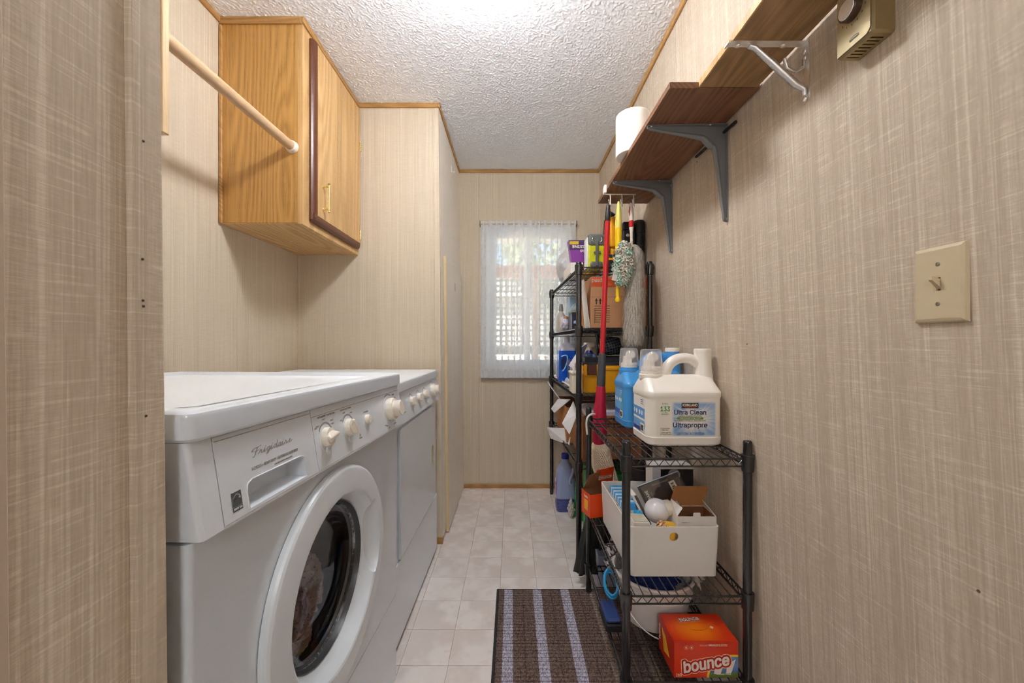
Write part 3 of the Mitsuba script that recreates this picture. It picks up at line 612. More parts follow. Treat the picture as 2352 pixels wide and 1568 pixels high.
dial(panel, 0.560, 0.824, 0.043, 60, 118, [], Lf=L2, pt=fas2)
part(panel, 'lettering', L2(text('5 CYCLES • HEAVY DUTY', 0.0036, fas2(0.10, 0.800), un, vn, nn)), MARK)
cxm, cym, hx_, hy_ = (-0.70+0.010)/2, DW/2, (0.70+0.010)/2, DW/2+0.003
rows = [rrect(cxm, cym, hx_-0.004, hy_-0.004, 0.015, 0.8765), rrect(cxm, cym, hx_, hy_, 0.018, 0.880), rrect(cxm, cym, hx_, hy_, 0.018, 0.906), rrect(cxm, cym, hx_-0.002, hy_-0.002, 0.017, 0.9105), rrect(cxm, cym, hx_-0.007, hy_-0.007, 0.015, 0.9135), rrect(cxm, cym, hx_-0.03, hy_-0.03, 0.014, 0.914)]
part(t, 'worktop', L2(loft(rows)), ENAMEL, 30)

# ---------------------------------------------------------------- wall shelf, brackets, switch, thermostat
ZS = 1.700
solo('wall_shelf_board', box(0.402, 0.634, 0.986, 1.808, ZS, ZS+0.0165, 0.001), 'walnut', 'dark brown wooden shelf board high on the right wall, holding the white roll', 'shelf')
t = thing('wall_shelf_board', 'narrower lighter brown shelf board nearest the thermostat on the right wall', 'shelf')
part(t, 'board', box(0.479, 0.626, -0.30, 0.9845, ZS+0.001, ZS+0.018, 0.001), 'walnut_tan')
part(t, 'edge_band', box(0.4755, 0.479, -0.30, 0.9845, ZS+0.001, ZS+0.018, 0.0005), 'oak_pale', label='pale yellowish front edge')
def grey_bracket(Y, label):
    t = thing('shelf_bracket', label, 'bracket', None)
    GM = paint(112, 114, 116, 0.38)
    xw = XR(1.55)
    def arm(P, w, nrm):   # tapering pressed strip with a raised middle rib
        pass
    x0, z0 = 0.405, 1.412
    xw0 = XR(1.69)-0.0005
    # profile in the x-z plane: two slim tapering arms meeting in a broad curved corner
    out = [(x0, ZS-0.0005), (xw0, ZS-0.0005), (XR(z0)-0.0005, z0)]
    inn = [(XR(z0)-0.012, z0), (xw0-0.030, ZS-0.085), (xw0-0.040, ZS-0.060), (xw0-0.060, ZS-0.044), (xw0-0.085, ZS-0.034), (x0, ZS-0.010)]
    web = sg.Polygon(out+inn)
    m = [ext(web, 0.003, (0, Y+0.0015, 0), (1, 0, 0), (0, 0, 1), (0, -1, 0))]
    def flange(pts, h, w0, w1):
        a, b = np.array(pts[0]), np.array(pts[1]); rows = []
        for q, w in ((a, w0), (b, w1)): rows.append((q, w))
        return rows
    # top plate under the shelf and back plate on the wall, narrowing towards their tips
    top = loft([np.array([(x0, Y-0.006, ZS-0.0004), (x0, Y+0.006, ZS-0.0004), (x0, Y+0.006, ZS-0.003), (x0, Y-0.006, ZS-0.003)]), np.array([(xw0, Y-0.015, ZS-0.0004), (xw0, Y+0.015, ZS-0.0004), (xw0, Y+0.015, ZS-0.003), (xw0, Y-0.015, ZS-0.003)])])
    xb = XR(z0)-0.0006
    back = loft([np.array([(xb, Y-0.005, z0), (xb, Y+0.005, z0), (xb-0.003, Y+0.005, z0), (xb-0.003, Y-0.005, z0)]), np.array([(xw0, Y-0.015, ZS-0.001), (xw0, Y+0.015, ZS-0.001), (xw0-0.003, Y+0.015, ZS-0.001), (xw0-0.003, Y-0.015, ZS-0.001)])])
    part(t, 'web', m[0], GM); part(t, 'top_plate', top, GM); part(t, 'wall_plate', back, GM)
    rib = tube([np.array([*p_, 0])[[0, 2, 1]]+np.array([0, Y, 0]) for p_ in spl([(x0+0.004, ZS-0.010), (xw0-0.085, ZS-0.034), (xw0-0.060, ZS-0.044), (xw0-0.042, ZS-0.060), (xw0-0.030, ZS-0.085), (XR(z0)-0.011, z0+0.004)], 40)], np.interp(np.linspace(0, 1, 40), [0, 0.4, 0.6, 1], [0.004, 0.0105, 0.0105, 0.004]), 10)
    part(t, 'bead', rib, GM, True)
    for c, ax in (((x0+0.012, Y, ZS-0.003), (0, 0, -1)), ((xw0-0.05, Y-0.010, ZS-0.003), (0, 0, -1)), ((XR(z0)-0.003, Y, z0+0.010), (-1, 0, 0)), ((xw0-0.0035, Y-0.010, ZS-0.02), (-1, 0, 0))):
        part(t, 'screw', lathe([(0.004, 0), (0.0035, 0.002), (0, 0.0025)], c, ax, 10), STEEL)
grey_bracket(1.157, 'grey pressed steel shelf bracket in the middle of the dark shelf board')
grey_bracket(1.555, 'grey pressed steel shelf bracket nearest the hanging brushes')
t = thing('shelf_bracket', 'shiny zinc shelf bracket with diagonal brace under the lighter board', 'bracket')
Y = 0.840; xw = XR(1.70)-0.0005
def channel(a, b, side, w=0.018, h=0.004):
    a, b = np.array(a), np.array(b); d = (b-a)/np.linalg.norm(b-a); s = np.array([0, 1.0, 0]); nrm = np.cross(d, s)
    P = sg.Polygon([(-w/2, 0), (-w/2, h*0.5), (-w/4, h*0.55), (-w/5, h), (w/5, h), (w/4, h*0.55), (w/2, h*0.5), (w/2, 0)])
    return ext(P, np.linalg.norm(b-a), a, s, nrm*side, d)
part(t, 'arm', channel((0.468, Y, ZS), (xw, Y, ZS), 1), STEEL)
xl = XR(1.575)-0.0005
part(t, 'wall_leg', channel((xw, Y, ZS), (xl, Y, 1.572), 1), STEEL)
P = [np.array([0.515, Y, ZS-0.005]), np.array([0.528, Y, ZS-0.008]), np.array([0.570, Y, ZS-0.045]), np.array([0.618, Y, ZS-0.088]), np.array([xl-0.006, Y, 1.602]), np.array([xl-0.004, Y, 1.588])]
part(t, 'brace', cat([tube(P, [0.006, 0.006, 0.0075, 0.0075, 0.006, 0.004], 10)]), STEEL, 40)
part(t, 'hook', tube([np.array([xw-0.004, Y, 1.665]), np.array([xw-0.004, Y, 1.650]), np.array([xw-0.022, Y, 1.640]), np.array([xw-0.040, Y, 1.648]), np.array([xw-0.046, Y, 1.668])], 0.0035, 8), STEEL, True)
part(t, 'end_tip', box(0.466, 0.470, Y-0.009, Y+0.009, ZS-0.004, ZS+0.0008), STEEL)
for c, ax in (((0.492, Y, ZS-0.004), (0, 0, -1)), ((0.590, Y, ZS-0.004), (0, 0, -1)), ((XR(1.68)-0.0045, Y, 1.682), (-1, 0, 0)), ((XR(1.66)-0.0045, Y, 1.668), (-1, 0, 0)), ((xl-0.0045, Y, 1.580), (-1, 0, 0))):
    part(t, 'screw', lathe([(0.0058, 0), (0.0050, 0.002), (0, 0.0028)], c, ax, 12), STEEL, 40)
xk = XR(1.68)-0.006
solo('black_stick', cyl((xk, 1.094, 1.676), (xk, 1.33, 1.690), 0.0045, 10), paint(26, 24, 24, 0.5), 'thin black stick tucked behind the middle grey bracket against the wall', 'stick', 40)

t = thing('light_switch', 'almond toggle light switch plate on the right wall', 'light switch')
zc, yc = 1.1385, 0.5855; xs = XR(zc); ALM = mat('almond', pr(lin(196, 180, 150), 0.35))
plate = man2tm(m3.Manifold.batch_hull([m3.Manifold.cube((0.0008, 0.0725, 0.1165)).translate((xs-0.0008, yc-0.03625, zc-0.05825)), m3.Manifold.cube((0.001, 0.0685, 0.1125)).translate((xs-0.0052, yc-0.03425, zc-0.05625)), m3.Manifold.cube((0.001, 0.0600, 0.1045)).translate((xs-0.0068, yc-0.030, zc-0.05225))]) - m3.Manifold.cube((0.02, 0.0105, 0.0245)).translate((xs-0.012, yc-0.00525, zc-0.01225)))
part(t, 'plate', plate, ALM)
part(t, 'toggle_frame', ext(sg.box(yc-0.0052, zc-0.0122, yc+0.0052, zc+0.0122).difference(sg.box(yc-0.0036, zc-0.0102, yc+0.0036, zc+0.0102)), 0.006, (xs-0.0062, 0, 0), (0, 1, 0), (0, 0, 1), (1, 0, 0)), ALM)
part(t, 'slot', box(xs-0.002, xs-0.001, yc-0.0036, yc+0.0036, zc-0.0102, zc+0.0102), paint(120, 100, 70, 0.5))
tg = m3.Manifold.batch_hull([m3.Manifold.cube((0.001, 0.0066, 0.014)).translate((xs-0.004, yc-0.0033, zc-0.007)), m3.Manifold.cube((0.001, 0.0050, 0.0050)).translate((xs-0.0185, yc-0.0025, zc+0.0062))])
part(t, 'toggle', man2tm(tg), ALM)
for dz in (-0.0302, 0.0302):
    part(t, 'screw', man2tm(tm2man(lathe([(0.0034, -0.001), (0.0034, 0.0004), (0.0024, 0.0014), (0, 0.0016)], (xs-0.0066, yc, zc+dz), (-1, 0, 0), 16)) - m3.Manifold.cube((0.002, 0.0008, 0.008)).translate((xs-0.0095, yc-0.0004, zc+dz-0.004)).translate((0, 0, 0))), paint(150, 144, 128, 0.3, metallic=0.6))

t = thing('thermostat', 'brass-coloured metal thermostat with a dial knob high on the right wall', 'thermostat')
GOLD = mat('satin_brass', pr(lin(160, 142, 104), 0.38, metallic=0.65))
GOLDL = mat('satin_face', pr(lin(176, 160, 124), 0.38, metallic=0.5))
ty0, ty1, tz0, tz1 = 0.6455, 0.7180, 1.5715, 1.690; tx0 = 0.604
tb = tm2man(box(tx0, XR(1.63)+0.004, ty0, ty1, tz0, tz1, 0.004))
for k in range(7):
    yy = ty0+0.012+k*0.0078
    tb = tb - m3.Manifold.cube((0.022, 0.0032, 0.012)).translate((tx0+0.009, yy, tz0-0.004))
part(t, 'case', man2tm(tb), GOLD)
part(t, 'vent_inside', box(tx0+0.008, tx0+0.034, ty0+0.008, ty1-0.006, tz0+0.004, tz0+0.006), paint(24, 18, 12, 0.8))
FP = sg.Polygon([(ty0+0.0035, tz0+0.010), (ty0+0.0035, tz1-0.010), (ty0+0.010, tz1-0.004), (ty1-0.010, tz1-0.004), (ty1-0.0035, tz1-0.010), (ty1-0.0035, tz0+0.0035), (ty0+0.010, tz0+0.0035)])
part(t, 'face_plate', ext(FP, 0.0016, (tx0-0.0001, 0, 0), (0, 1, 0), (0, 0, 1), (-1, 0, 0)), GOLDL)
part(t, 'face_border', ext(FP.buffer(0.0008).difference(FP.buffer(-0.0002)), 0.0006, (tx0-0.0001, 0, 0), (0, 1, 0), (0, 0, 1), (-1, 0, 0)), paint(70, 54, 30, 0.5))
kc = np.array([tx0-0.0016, 0.6815, 1.6385])
k = part(t, 'dial', lathe([(0.0195, 0), (0.0195, 0.010), (0.0175, 0.0125), (0, 0.0125)], kc, (-1, 0, 0), 40), paint(62, 40, 28, 0.35), 40, label='dark brown dial')
part(k, 'dial_face', lathe([(0.0165, 0.0124), (0.0155, 0.0135), (0, 0.0137)], kc, (-1, 0, 0), 40), mat('spun', {'type': 'roughconductor', 'material': 'Al', 'alpha': 0.3}), label='spun metal dial face')
for b in (200, 225, 250, 275, 300, 325):
    c = kc+0.0255*np.array([0, math.cos(math.radians(b)), math.sin(math.radians(b))]); part(t, 'scale_mark', box(c[0]-0.0004, c[0], c[1]-0.0005, c[1]+0.0005, c[2]-0.0016, c[2]+0.0016), paint(50, 38, 26, 0.5))
em = sg.box(-0.009, 0, 0.009, 0.003).union(sg.LineString([(0.009*math.cos(b), 0.003+0.003*math.sin(b)) for b in np.linspace(0, math.pi, 14)]).buffer(0.0004))
part(t, 'emblem', ext(em, 0.0004, (tx0-0.0017, 0.679, 1.5845), (0, -1, 0), (0, 0, 1), (-1, 0, 0)), paint(46, 34, 22, 0.5), label='small dark arched emblem')

# ---------------------------------------------------------------- things on and under the shelf
zt = ZS+0.0165
t = thing('paper_roll', 'white paper roll standing on the dark shelf board, overhanging its edge', 'paper roll')
part(t, 'paper', lathe([(0.022, 0.0), (0.058, 0.0), (0.0595, 0.002), (0.0595, 0.143), (0.058, 0.145), (0.022, 0.145)], (0.433, 1.385, zt+0.0004), n=48), paint(236, 232, 226, 0.9), 40)
part(t, 'core', lathe([(0.0218, -0.0), (0.0222, 0.145), (0.0195, 0.145), (0.0195, 0.0)], (0.433, 1.385, zt+0.0004), n=24), paint(168, 140, 110, 0.9), 40)
t = thing('hook_rack', 'white wire hook rack clipped to the far end of the dark shelf board', 'hook rack')
YH = 1.655; WW = paint(232, 230, 226, 0.3)
xh = [0.413, 0.463, 0.513]
part(t, 'bar', tube([np.array(p) for p in ((0.428, YH, zt+0.003), (0.397, YH, zt+0.003), (0.396, YH, ZS-0.012), (0.400, YH, ZS-0.0145), (0.530, YH, ZS-0.0145))], 0.0026, 8), WW, True)
part(t, 'clip', box(0.392, 0.402, YH-0.014, YH+0.014, ZS-0.012, zt+0.005, 0.001), WW)
for x in xh:
    part(t, 'hook', tube([np.array(p) for p in ((x+0.007, YH, ZS-0.0145), (x+0.008, YH-0.001, ZS-0.055), (x+0.007, YH-0.010, ZS-0.068), (x, YH-0.020, ZS-0.066), (x-0.004, YH-0.024, ZS-0.052), (x-0.006, YH-0.026, ZS-0.046))], 0.0021, 8), WW, True)
ym = YH-0.016
# mop
def P3(px, py, Y): return at(px, py, Y)
t = thing('mop', 'red-handled twist mop hanging from the hook nearest the aisle', 'mop')
a, b = P3(1397, 470, 1.642), P3(1377, 965, 1.672); b2 = P3(1377.5, 1012, 1.675)
ln = lambda f: a+(b-a)*f
RED = paint(190, 30, 38, 0.3); RED2 = paint(176, 26, 58, 0.33); GRIP = paint(62, 62, 66, 0.5)
part(t, 'grip', tube([ln(0), ln(0.015), ln(0.05), ln(0.075)], [0.0075, 0.009, 0.0125, 0.0125], 20), paint(40, 38, 36, 0.4), True, label='black end grip')
part(t, 'pole', tube([ln(0.072), ln(0.70)], 0.0112, 20), RED, 40, label='red pole')
part(t, 'sleeve', tube([ln(0.685), ln(0.70), ln(0.83), ln(0.84)], [0.0135, 0.0165, 0.0185, 0.0165], 24), GRIP, 50, label='dark grey sleeve')
part(t, 'twist_handle', tube([ln(0.838), ln(0.845), ln(0.92), ln(1.0), b2, P3(1378, 1022, 1.675)], [0.018, 0.0195, 0.0235, 0.031, 0.031, 0.024], 28), RED2, 50, label='flared crimson twist handle')
head = [P3(1380, 1012, 1.68), P3(1378, 1030, 1.682), P3(1382, 1060, 1.685), P3(1394, 1100, 1.688), P3(1400, 1150, 1.688)]
hr = [0.026, 0.042, 0.045, 0.044, 0.043]
part(t, 'head_core', tube(spl(head, 24), np.interp(np.linspace(0, 1, 24), np.linspace(0, 1, 5), hr)*0.93, 24), paint(196, 172, 146, 0.9), True)
hp = spl(head, 90); V = []
ms = []
for s in range(2):
    for q in range(30):   # crossing looped yarns
        P = []
        for i in range(60):
            f = i/59; c = hp[int(f*89)]; r = np.interp(f, np.linspace(0, 1, 5), hr); th = 2*np.pi*(q/30+(1 if s else -1)*f*0.55)
            P.append(c+r*np.array([math.cos(th), math.sin(th), 0.12*math.cos(th)]))
        ms.append(tube(P, 0.0022, 5))
key = part(t, 'yarn', cat(ms), paint(232, 214, 188, 0.9), True, label='cream net-like mop yarn'); labels[key]['kind'] = 'stuff'
# brush with yellow handle
t = thing('scrub_brush', 'yellow long-handled brush hanging from the middle hook', 'brush')
a, b = P3(1421, 463, 1.642), P3(1419, 688, 1.655); ln = lambda f: a+(b-a)*f
part(t, 'tip', tube([ln(0), ln(0.03), ln(0.1), ln(0.2), ln(0.27)], [0.005, 0.0065, 0.0105, 0.0135, 0.014], 20), paint(226, 214, 110, 0.35), 50, label='pale yellow tip')
part(t, 'handle', tube([ln(0.27), ln(0.45), ln(0.58), ln(0.585), ln(0.61), ln(0.615), ln(0.98)], [0.014, 0.0135, 0.0115, 0.0095, 0.0095, 0.0085, 0.0085], 20), paint(238, 196, 12, 0.35), 40)
part(t, 'end_knob', lathe([(0, -0.013), (0.009, -0.010), (0.0125, 0), (0.009, 0.010), (0, 0.013)], b, (0, 0, 1), 20), paint(238, 196, 12, 0.35), 40)
# microfibre duster
def strands(n, c0, c1, r, seed):
    g_ = np.random.default_rng(seed); V, Fc = [], []
    for i in range(n):
        f = g_.uniform(0, 1); th = g_.uniform(0, 2*np.pi); d = np.array([math.cos(th), 0.8*math.sin(th), 0.0]); c = c0+(c1-c0)*f
        rr_ = r*(0.50+0.5*math.sin(math.pi*min(max(f, 0.10), 0.90)))
        a = c+d*rr_*g_.uniform(0.25, 0.75); L_ = rr_*g_.uniform(0.35, 0.75); up = d+g_.normal(0, 0.45, 3)+[0, 0, -0.35]; up /= np.linalg.norm(up)
        s_ = np.cross(up, g_.normal(size=3)); s_ /= np.linalg.norm(s_); bend = np.cross(up, s_); w = g_.uniform(0.0018, 0.0036); b_ = len(V)
        for k in range(6):
            q = k/5; pt = a+up*L_*math.sin(q*2.2)+bend*L_*0.5*(1-math.cos(q*2.6))
            V += [pt-s_*w*(1.15-0.5*q), pt+s_*w*(1.15-0.5*q)]
        for k in range(5): Fc += [(b_+2*k, b_+2*k+1, b_+2*k+3), (b_+2*k, b_+2*k+3, b_+2*k+2)]
    return tm(V, Fc)
def curl_fn(p, n, uv):
    return mix(lin(196, 190, 176), lin(172, 202, 186), smoothstep(0.35, 0.65, noise(p.x*48, p.y*30, p.z*26)))
mat('microfibre', pr(proc(curl_fn), 0.9))
t = thing('hand_duster', 'grey-green fluffy microfibre duster tucked between the yellow brush and wool duster', 'duster')
c0, c1 = P3(1436, 560, 1.615), P3(1428, 652, 1.615)
key = part(t, 'fringe', strands(2400, c0, c1, 0.035, 3), 'microfibre'); labels[key] = {'kind': 'stuff', 'label': 'fluffy grey-green strands'}
part(t, 'handle', tube([P3(1432, 552, 1.632), P3(1436, 580, 1.63), P3(1434, 640, 1.632)], [0.006, 0.008, 0.006], 12), paint(222, 214, 198, 0.5), True)
part(t, 'tag', rot(box(-0.010, 0.010, -0.0005, 0.0005, -0.03, 0.03), 14, (0, 1, 0), (0, 0, 0)).apply_translation(P3(1414, 628, 1.60)), paint(196, 188, 182, 0.8), label='pale cloth tag')
# wool duster
t = thing('wool_duster', 'long grey wool duster with a white handle and red band on the last hook', 'duster')
a, b = P3(1449, 466, 1.642), P3(1451, 568, 1.642); ln = lambda f: a+(b-a)*f
WH = paint(222, 210, 196, 0.35)
part(t, 'handle', tube([ln(0), ln(0.05), ln(0.2), ln(0.34), ln(0.42), ln(0.55), ln(0.68), ln(1.1)], [0.004, 0.0075, 0.0115, 0.010, 0.009, 0.0095, 0.0062, 0.0058], 18), WH, True)
part(t, 'band', tube([ln(0.40), ln(0.42), ln(0.53), ln(0.55)], [0.0092, 0.0105, 0.0105, 0.0095], 18), RED, True, label='red band')
part(t, 'inset', tube([ln(0.10)+[-0.006, -0.006, 0], ln(0.2)+[-0.0085, -0.006, 0], ln(0.3)+[-0.007, -0.006, 0]], [0.002, 0.0045, 0.002], 10), paint(150, 50, 52, 0.4), True, label='red inset')
part(t, 'cuff', lathe([(0.010, 0.004), (0.022, -0.004), (0.024, -0.010), (0.008, -0.014)], ln(1.02), (0.15, -0.2, 1), 14), paint(214, 204, 188, 0.8), True)
axis = spl([P3(1453, 572, 1.645), P3(1457, 600, 1.64), P3(1457, 690, 1.64), P3(1454, 792, 1.642)], 60); g_ = np.random.default_rng(5); V, Fc = [], []
RW = np.interp(np.linspace(0, 1, 60), [0, 0.12, 0.25, 0.6, 0.9, 1.0], [0.010, 0.030, 0.037, 0.041, 0.042, 0.032])
part(t, 'wool_core', tube(axis, RW*0.86, 20), paint(150, 140, 128, 0.95), True)
for i in range(16000):
    f = g_.uniform(0, 0.985); k = int(f*59); th = g_.uniform(0, 2*np.pi); r = RW[k]*g_.uniform(0.82, 1.06); d = np.array([math.cos(th), math.sin(th), 0]); c = axis[k]+d*r
    l = g_.uniform(0.014, 0.034); dn = np.array([d[0]*0.22, d[1]*0.22, -1])+g_.normal(0, 0.16, 3); tgt = np.cross(d, dn); tgt /= np.linalg.norm(tgt); w = g_.uniform(0.0004, 0.0009)
    if axis[k][2]-l < axis[-1][2]-0.012: l *= 0.3
    b_ = len(V); V += [c-tgt*w, c+tgt*w, c+dn*l]; Fc.append((b_, b_+1, b_+2))
def wool_fn(p, n, uv): return mix(lin(158, 148, 138), lin(222, 214, 202), noise(p.x*420, p.y*420, p.z*60))
mat('wool', two({'type': 'diffuse', 'reflectance': proc(wool_fn)}))
key = part(t, 'wool', tm(V, Fc), 'wool'); labels[key] = {'kind': 'stuff', 'label': 'shaggy grey wool head'}

# ---------------------------------------------------------------- wire racks
def rack(name, label, corners, zs, top, pr_, wires, cross, foot=0.012, drop=0.021, sides=2):
    """corners: near-left, near-right, far-left, far-right (x, y)"""
    t = thing(name, label, 'wire rack'); C = [np.array(c, float) for c in corners]
    for c in C:
        k = part(t, 'post', cat([cyl((*c, foot), (*c, top-0.004), pr_, 18), lathe([(pr_, -0.002), (pr_*0.98, 0.002), (pr_*0.8, 0.005), (0, 0.006)], (*c, top-0.004), n=18), lathe([(0.004, -foot), (0.011, -foot), (0.011, -foot+0.006), (0.004, -foot+0.007), (0.004, 0.002)], (*c, foot), n=12)]), BLACK, 40)
        for z in zs:
            part(k, 'collar', lathe([(pr_, -0.036), (pr_*1.30, -0.034), (pr_*1.42, -0.010), (pr_*1.5, 0.010), (pr_*1.42, 0.012), (pr_, 0.012)], (*c, z), n=18), BLACK, 40)
    nl, nr, fl, fr = C
    for z in zs:
        u = np.array([0, 0, 1.0]); q = lambda p, dz=0.0: np.array([p[0], p[1], z+dz])
        ms = []
        for A, B in ((nl, nr), (nr, fr), (fl, fr), (nl, fl)):
            for dz in (0, -drop): ms.append(cyl(q(A, dz), q(B, dz), 0.0030 if dz == 0 else 0.0026, 8))
        s = part(t, 'shelf', cat(ms), BLACK, 40)
        for A, B in ((nl, nr), (nr, fr), (fl, fr), (nl, fl)):
            n = int(round(np.linalg.norm(B-A)/0.0165)); P = []
            for i in range(n+1):
                f = 0.04+0.92*i/n; P.append(q(A+(B-A)*f, -0.001 if i % 2 == 0 else -drop+0.001))
            part(s, 'truss_wire', tube(P, 0.0015, 6), BLACK)
        for i in range(1, wires+1):
            f = i/(wires+1); part(s, 'deck_wire', tube([q(nl+(nr-nl)*f, -drop*0.0+0.003), q(fl+(fr-fl)*f, 0.003)], 0.0018, 6), BLACK, True)
        for i in range(1, cross+1):
            f = i/(cross+1); part(s, 'cross_wire', cyl(q(nl+(fl-nl)*f, -0.002), q(nr+(fr-nr)*f, -0.002), 0.0026, 6), BLACK, True)
    return t
rack('wire_rack', 'low black three-tier wire rack holding the white detergent jug', [(0.3126, 1.06), (0.6468, 1.06), (0.3184, 1.61), (0.6526, 1.61)], [0.7300, 0.3520, 0.1150], 0.779, 0.0115, 13, 3)
rack('wire_rack', 'tall black four-tier wire rack in the corner beside the window', [(0.303, 1.76), (0.623, 1.75), (0.2715, 2.67), (0.5935, 2.68)], [1.3920, 1.1120, 0.8050, 0.4920], 1.415, 0.0127, 13, 4)
ZT = [1.3920+0.005, 1.1120+0.005, 0.8050+0.005, 0.4920+0.005]; ZB = [0.7300+0.005, 0.3520+0.005, 0.1150+0.005]
solo('cotton_string', tube(spl([at(1366, 951, 1.615), at(1356, 952, 1.60), at(1349, 960, 1.595), at(1347, 975, 1.597), at(1349, 998, 1.597)], 30), 0.0042, 8), paint(226, 216, 198, 0.9), 'white cotton string draped over the far corner of the low rack', 'string', True)

# ---------------------------------------------------------------- rug
def rug_fn(p, n, uv):
    u, v = p.x, p.y; row = dr.abs(dr.sin(v*3.14159/0.0148)); tuft = noise(u*420, v*230); t2 = noise(u*230, v*120, 4.0)
    c = mix(lin(62, 50, 46), lin(132, 112, 104), tuft)
    def st(x, w): return smoothstep(0.004, 0.0, dr.abs(u-x)-w)
    s = dr.maximum(dr.maximum(st(-0.016, 0.0155), st(0.1025, 0.0155)), st(0.2185, 0.0155))
    s2 = dr.maximum(st(0.335, 0.014), st(0.452, 0.012))
    c = mix(c, mix(lin(120, 112, 128), lin(206, 204, 220), tuft), s); c = mix(c, mix(lin(100, 88, 80), lin(170, 154, 140), tuft), s2)
    gl = smoothstep(0.36, 0.12, row); cl = smoothstep(0.0035, 0.001, dr.abs(u-0.043-0.1165*dr.round((u-0.043)/0.1165)))
    return c*(1-0.70*gl)*(1-0.3*cl)
def rug_h(p, n, uv):
    row = dr.abs(dr.sin(p.y*3.14159/0.0148)); return dr.sqrt(row)*0.6+0.5*noise(p.x*420, p.y*230)
mat('rug_pile', {'type': 'twosided', 'bsdf': {'type': 'bumpmap', 'arbitrary': proc(rug_h, 0.0012), 'scale': 0.0030, 'bsdf': {'type': 'diffuse', 'reflectance': proc(rug_fn)}}})
t = thing('floor_rug', 'brown woven floor rug with pale lavender stripes lying under the low rack', 'rug')
part(t, 'pile', box(-0.056, 0.572, 0.70, 1.626, 0.0008, 0.0095, 0.003), 'rug_pile')
part(t, 'binding', cat([box(-0.066, -0.055, 0.70, 1.632, 0.0006, 0.0085, 0.003), box(-0.066, 0.577, 1.625, 1.633, 0.0006, 0.0075, 0.003)]), paint(34, 32, 34, 0.9), label='black bound edge')

# ---------------------------------------------------------------- detergent jugs on the low rack
def cup_shell(x, y, z):     # one open sheet
    a = np.arange(40)*2*np.pi/40
    return loft([np.stack([x+r*np.cos(a), y+r*np.sin(a), np.full(40, z+h)], 1) for r, h in ((0.0362, -0.002), (0.0350, 0.03), (0.0325, 0.060), (0.0305, 0.0650), (0.0270, 0.0668), (0.0003, 0.0670))], cap=False)
def jug(t, ox, oy, oz, body, trans):
    W, D = 0.235, 0.165; cx, cy = ox+W/2, oy+D/2
    S = [(0.0, 0.108, 0.074, 0.030, 0), (0.006, 0.1155, 0.0815, 0.030, 0), (0.026, 0.1175, 0.0825, 0.030, 0), (0.030, 0.1150, 0.0805, 0.028, 0), (0.143, 0.1150, 0.0805, 0.028, 0), (0.148, 0.1175, 0.0825, 0.030, 0), (0.160, 0.1175, 0.0825, 0.030, 0),
         (0.166, 0.1165, 0.080, 0.030, 0), (0.178, 0.114, 0.064, 0.028, 0), (0.192, 0.111, 0.047, 0.024, 0), (0.202, 0.108, 0.036, 0.022, 0), (0.209, 0.102, 0.028, 0.018, 0), (0.212, 0.09, 0.018, 0.012, 0)]
    b = loft([rrect(cx+dx, cy, hx, hy, r, oz+z, 7) for z, hx, hy, r, dx in S])
    part(t, 'body', b, body, 28)
    q = lambda x, z: np.array([ox+x, cy, oz+z])
    part(t, 'handle', tube(spl([q(0.082, 0.198), q(0.092, 0.232), q(0.115, 0.256), q(0.150, 0.264), q(0.185, 0.252), q(0.205, 0.232)], 28), np.interp(np.linspace(0, 1, 28), [0, 0.2, 0.5, 0.8, 1], [0.022, 0.0175, 0.0160, 0.0168, 0.022]), 18), body, True)
    part(t, 'neck', lathe([(0.034, -0.115), (0.031, -0.075), (0.0265, -0.04), (0.0255, 0.0), (0, 0.0)], (ox+0.207, cy, oz+0.280), n=28), body, 40)
    part(t, 'cap', lathe([(0.0262, 0.0), (0.0262, 0.012), (0.0245, 0.0145), (0, 0.0145)], (ox+0.207, cy, oz+0.2795), n=36), WHT, 40, label='white screw cap')
    part(t, 'spout_neck', lathe([(0.030, -0.030), (0.0345, -0.004), (0.037, 0.0), (0.037, 0.012), (0.034, 0.013), (0.034, 0.020), (0, 0.020)], (ox+0.040, cy, oz+0.2), n=32), body, 40)
    part(t, 'dispenser', cat([lathe([(0.031, 0.0), (0.031, 0.016), (0.028, 0.018), (0, 0.018)], (ox+0.040, cy, oz+0.219), n=32), rbox(ox+0.020, ox+0.048, cy-0.016, cy+0.016, oz+0.235, oz+0.262, 0.004), cyl((ox+0.046, cy-0.013, oz+0.268), (ox+0.046, cy+0.013, oz+0.268), 0.015, 20)]), WHT, 35, label='white pouring tap')
    part(t, 'measuring_cup', cup_shell(ox+0.040, cy, oz+0.226), 'cup_plastic', 40, label='translucent dosing cup')
    return b
WHT = paint(232, 226, 216, 0.35)
mat('cup_plastic', {'type': 'blendbsdf', 'weight': 0.22, 'a': {'type': 'thindielectric', 'int_ior': 1.4}, 'b': {'type': 'principledthin', 'base_color': {'type': 'rgb', 'value': [0.88, 0.90, 0.95]}, 'roughness': 0.3, 'diff_trans': 1.0}})
mat('jug_white', pr(lin(236, 231, 222), 0.32, specular=0.4))
mat('jug_blue', pr(lin(66, 148, 214), 0.22, specular=0.5, clearcoat=0.3))
jx, jy, jz = 0.408, 1.165, 0.7352
t = thing('detergent_jug', 'big white detergent jug with blue front label on the low rack top', 'detergent jug')
jug(t, jx, jy, jz, 'jug_white', 0)
U, Vv, N = np.array([1, 0, 0.0]), np.array([0, 0, 1.0]), np.array([0, -1, 0.0])
fo = lambda x, z, o=0.0: np.array([jx+x, jy+0.0020-o, jz+z])
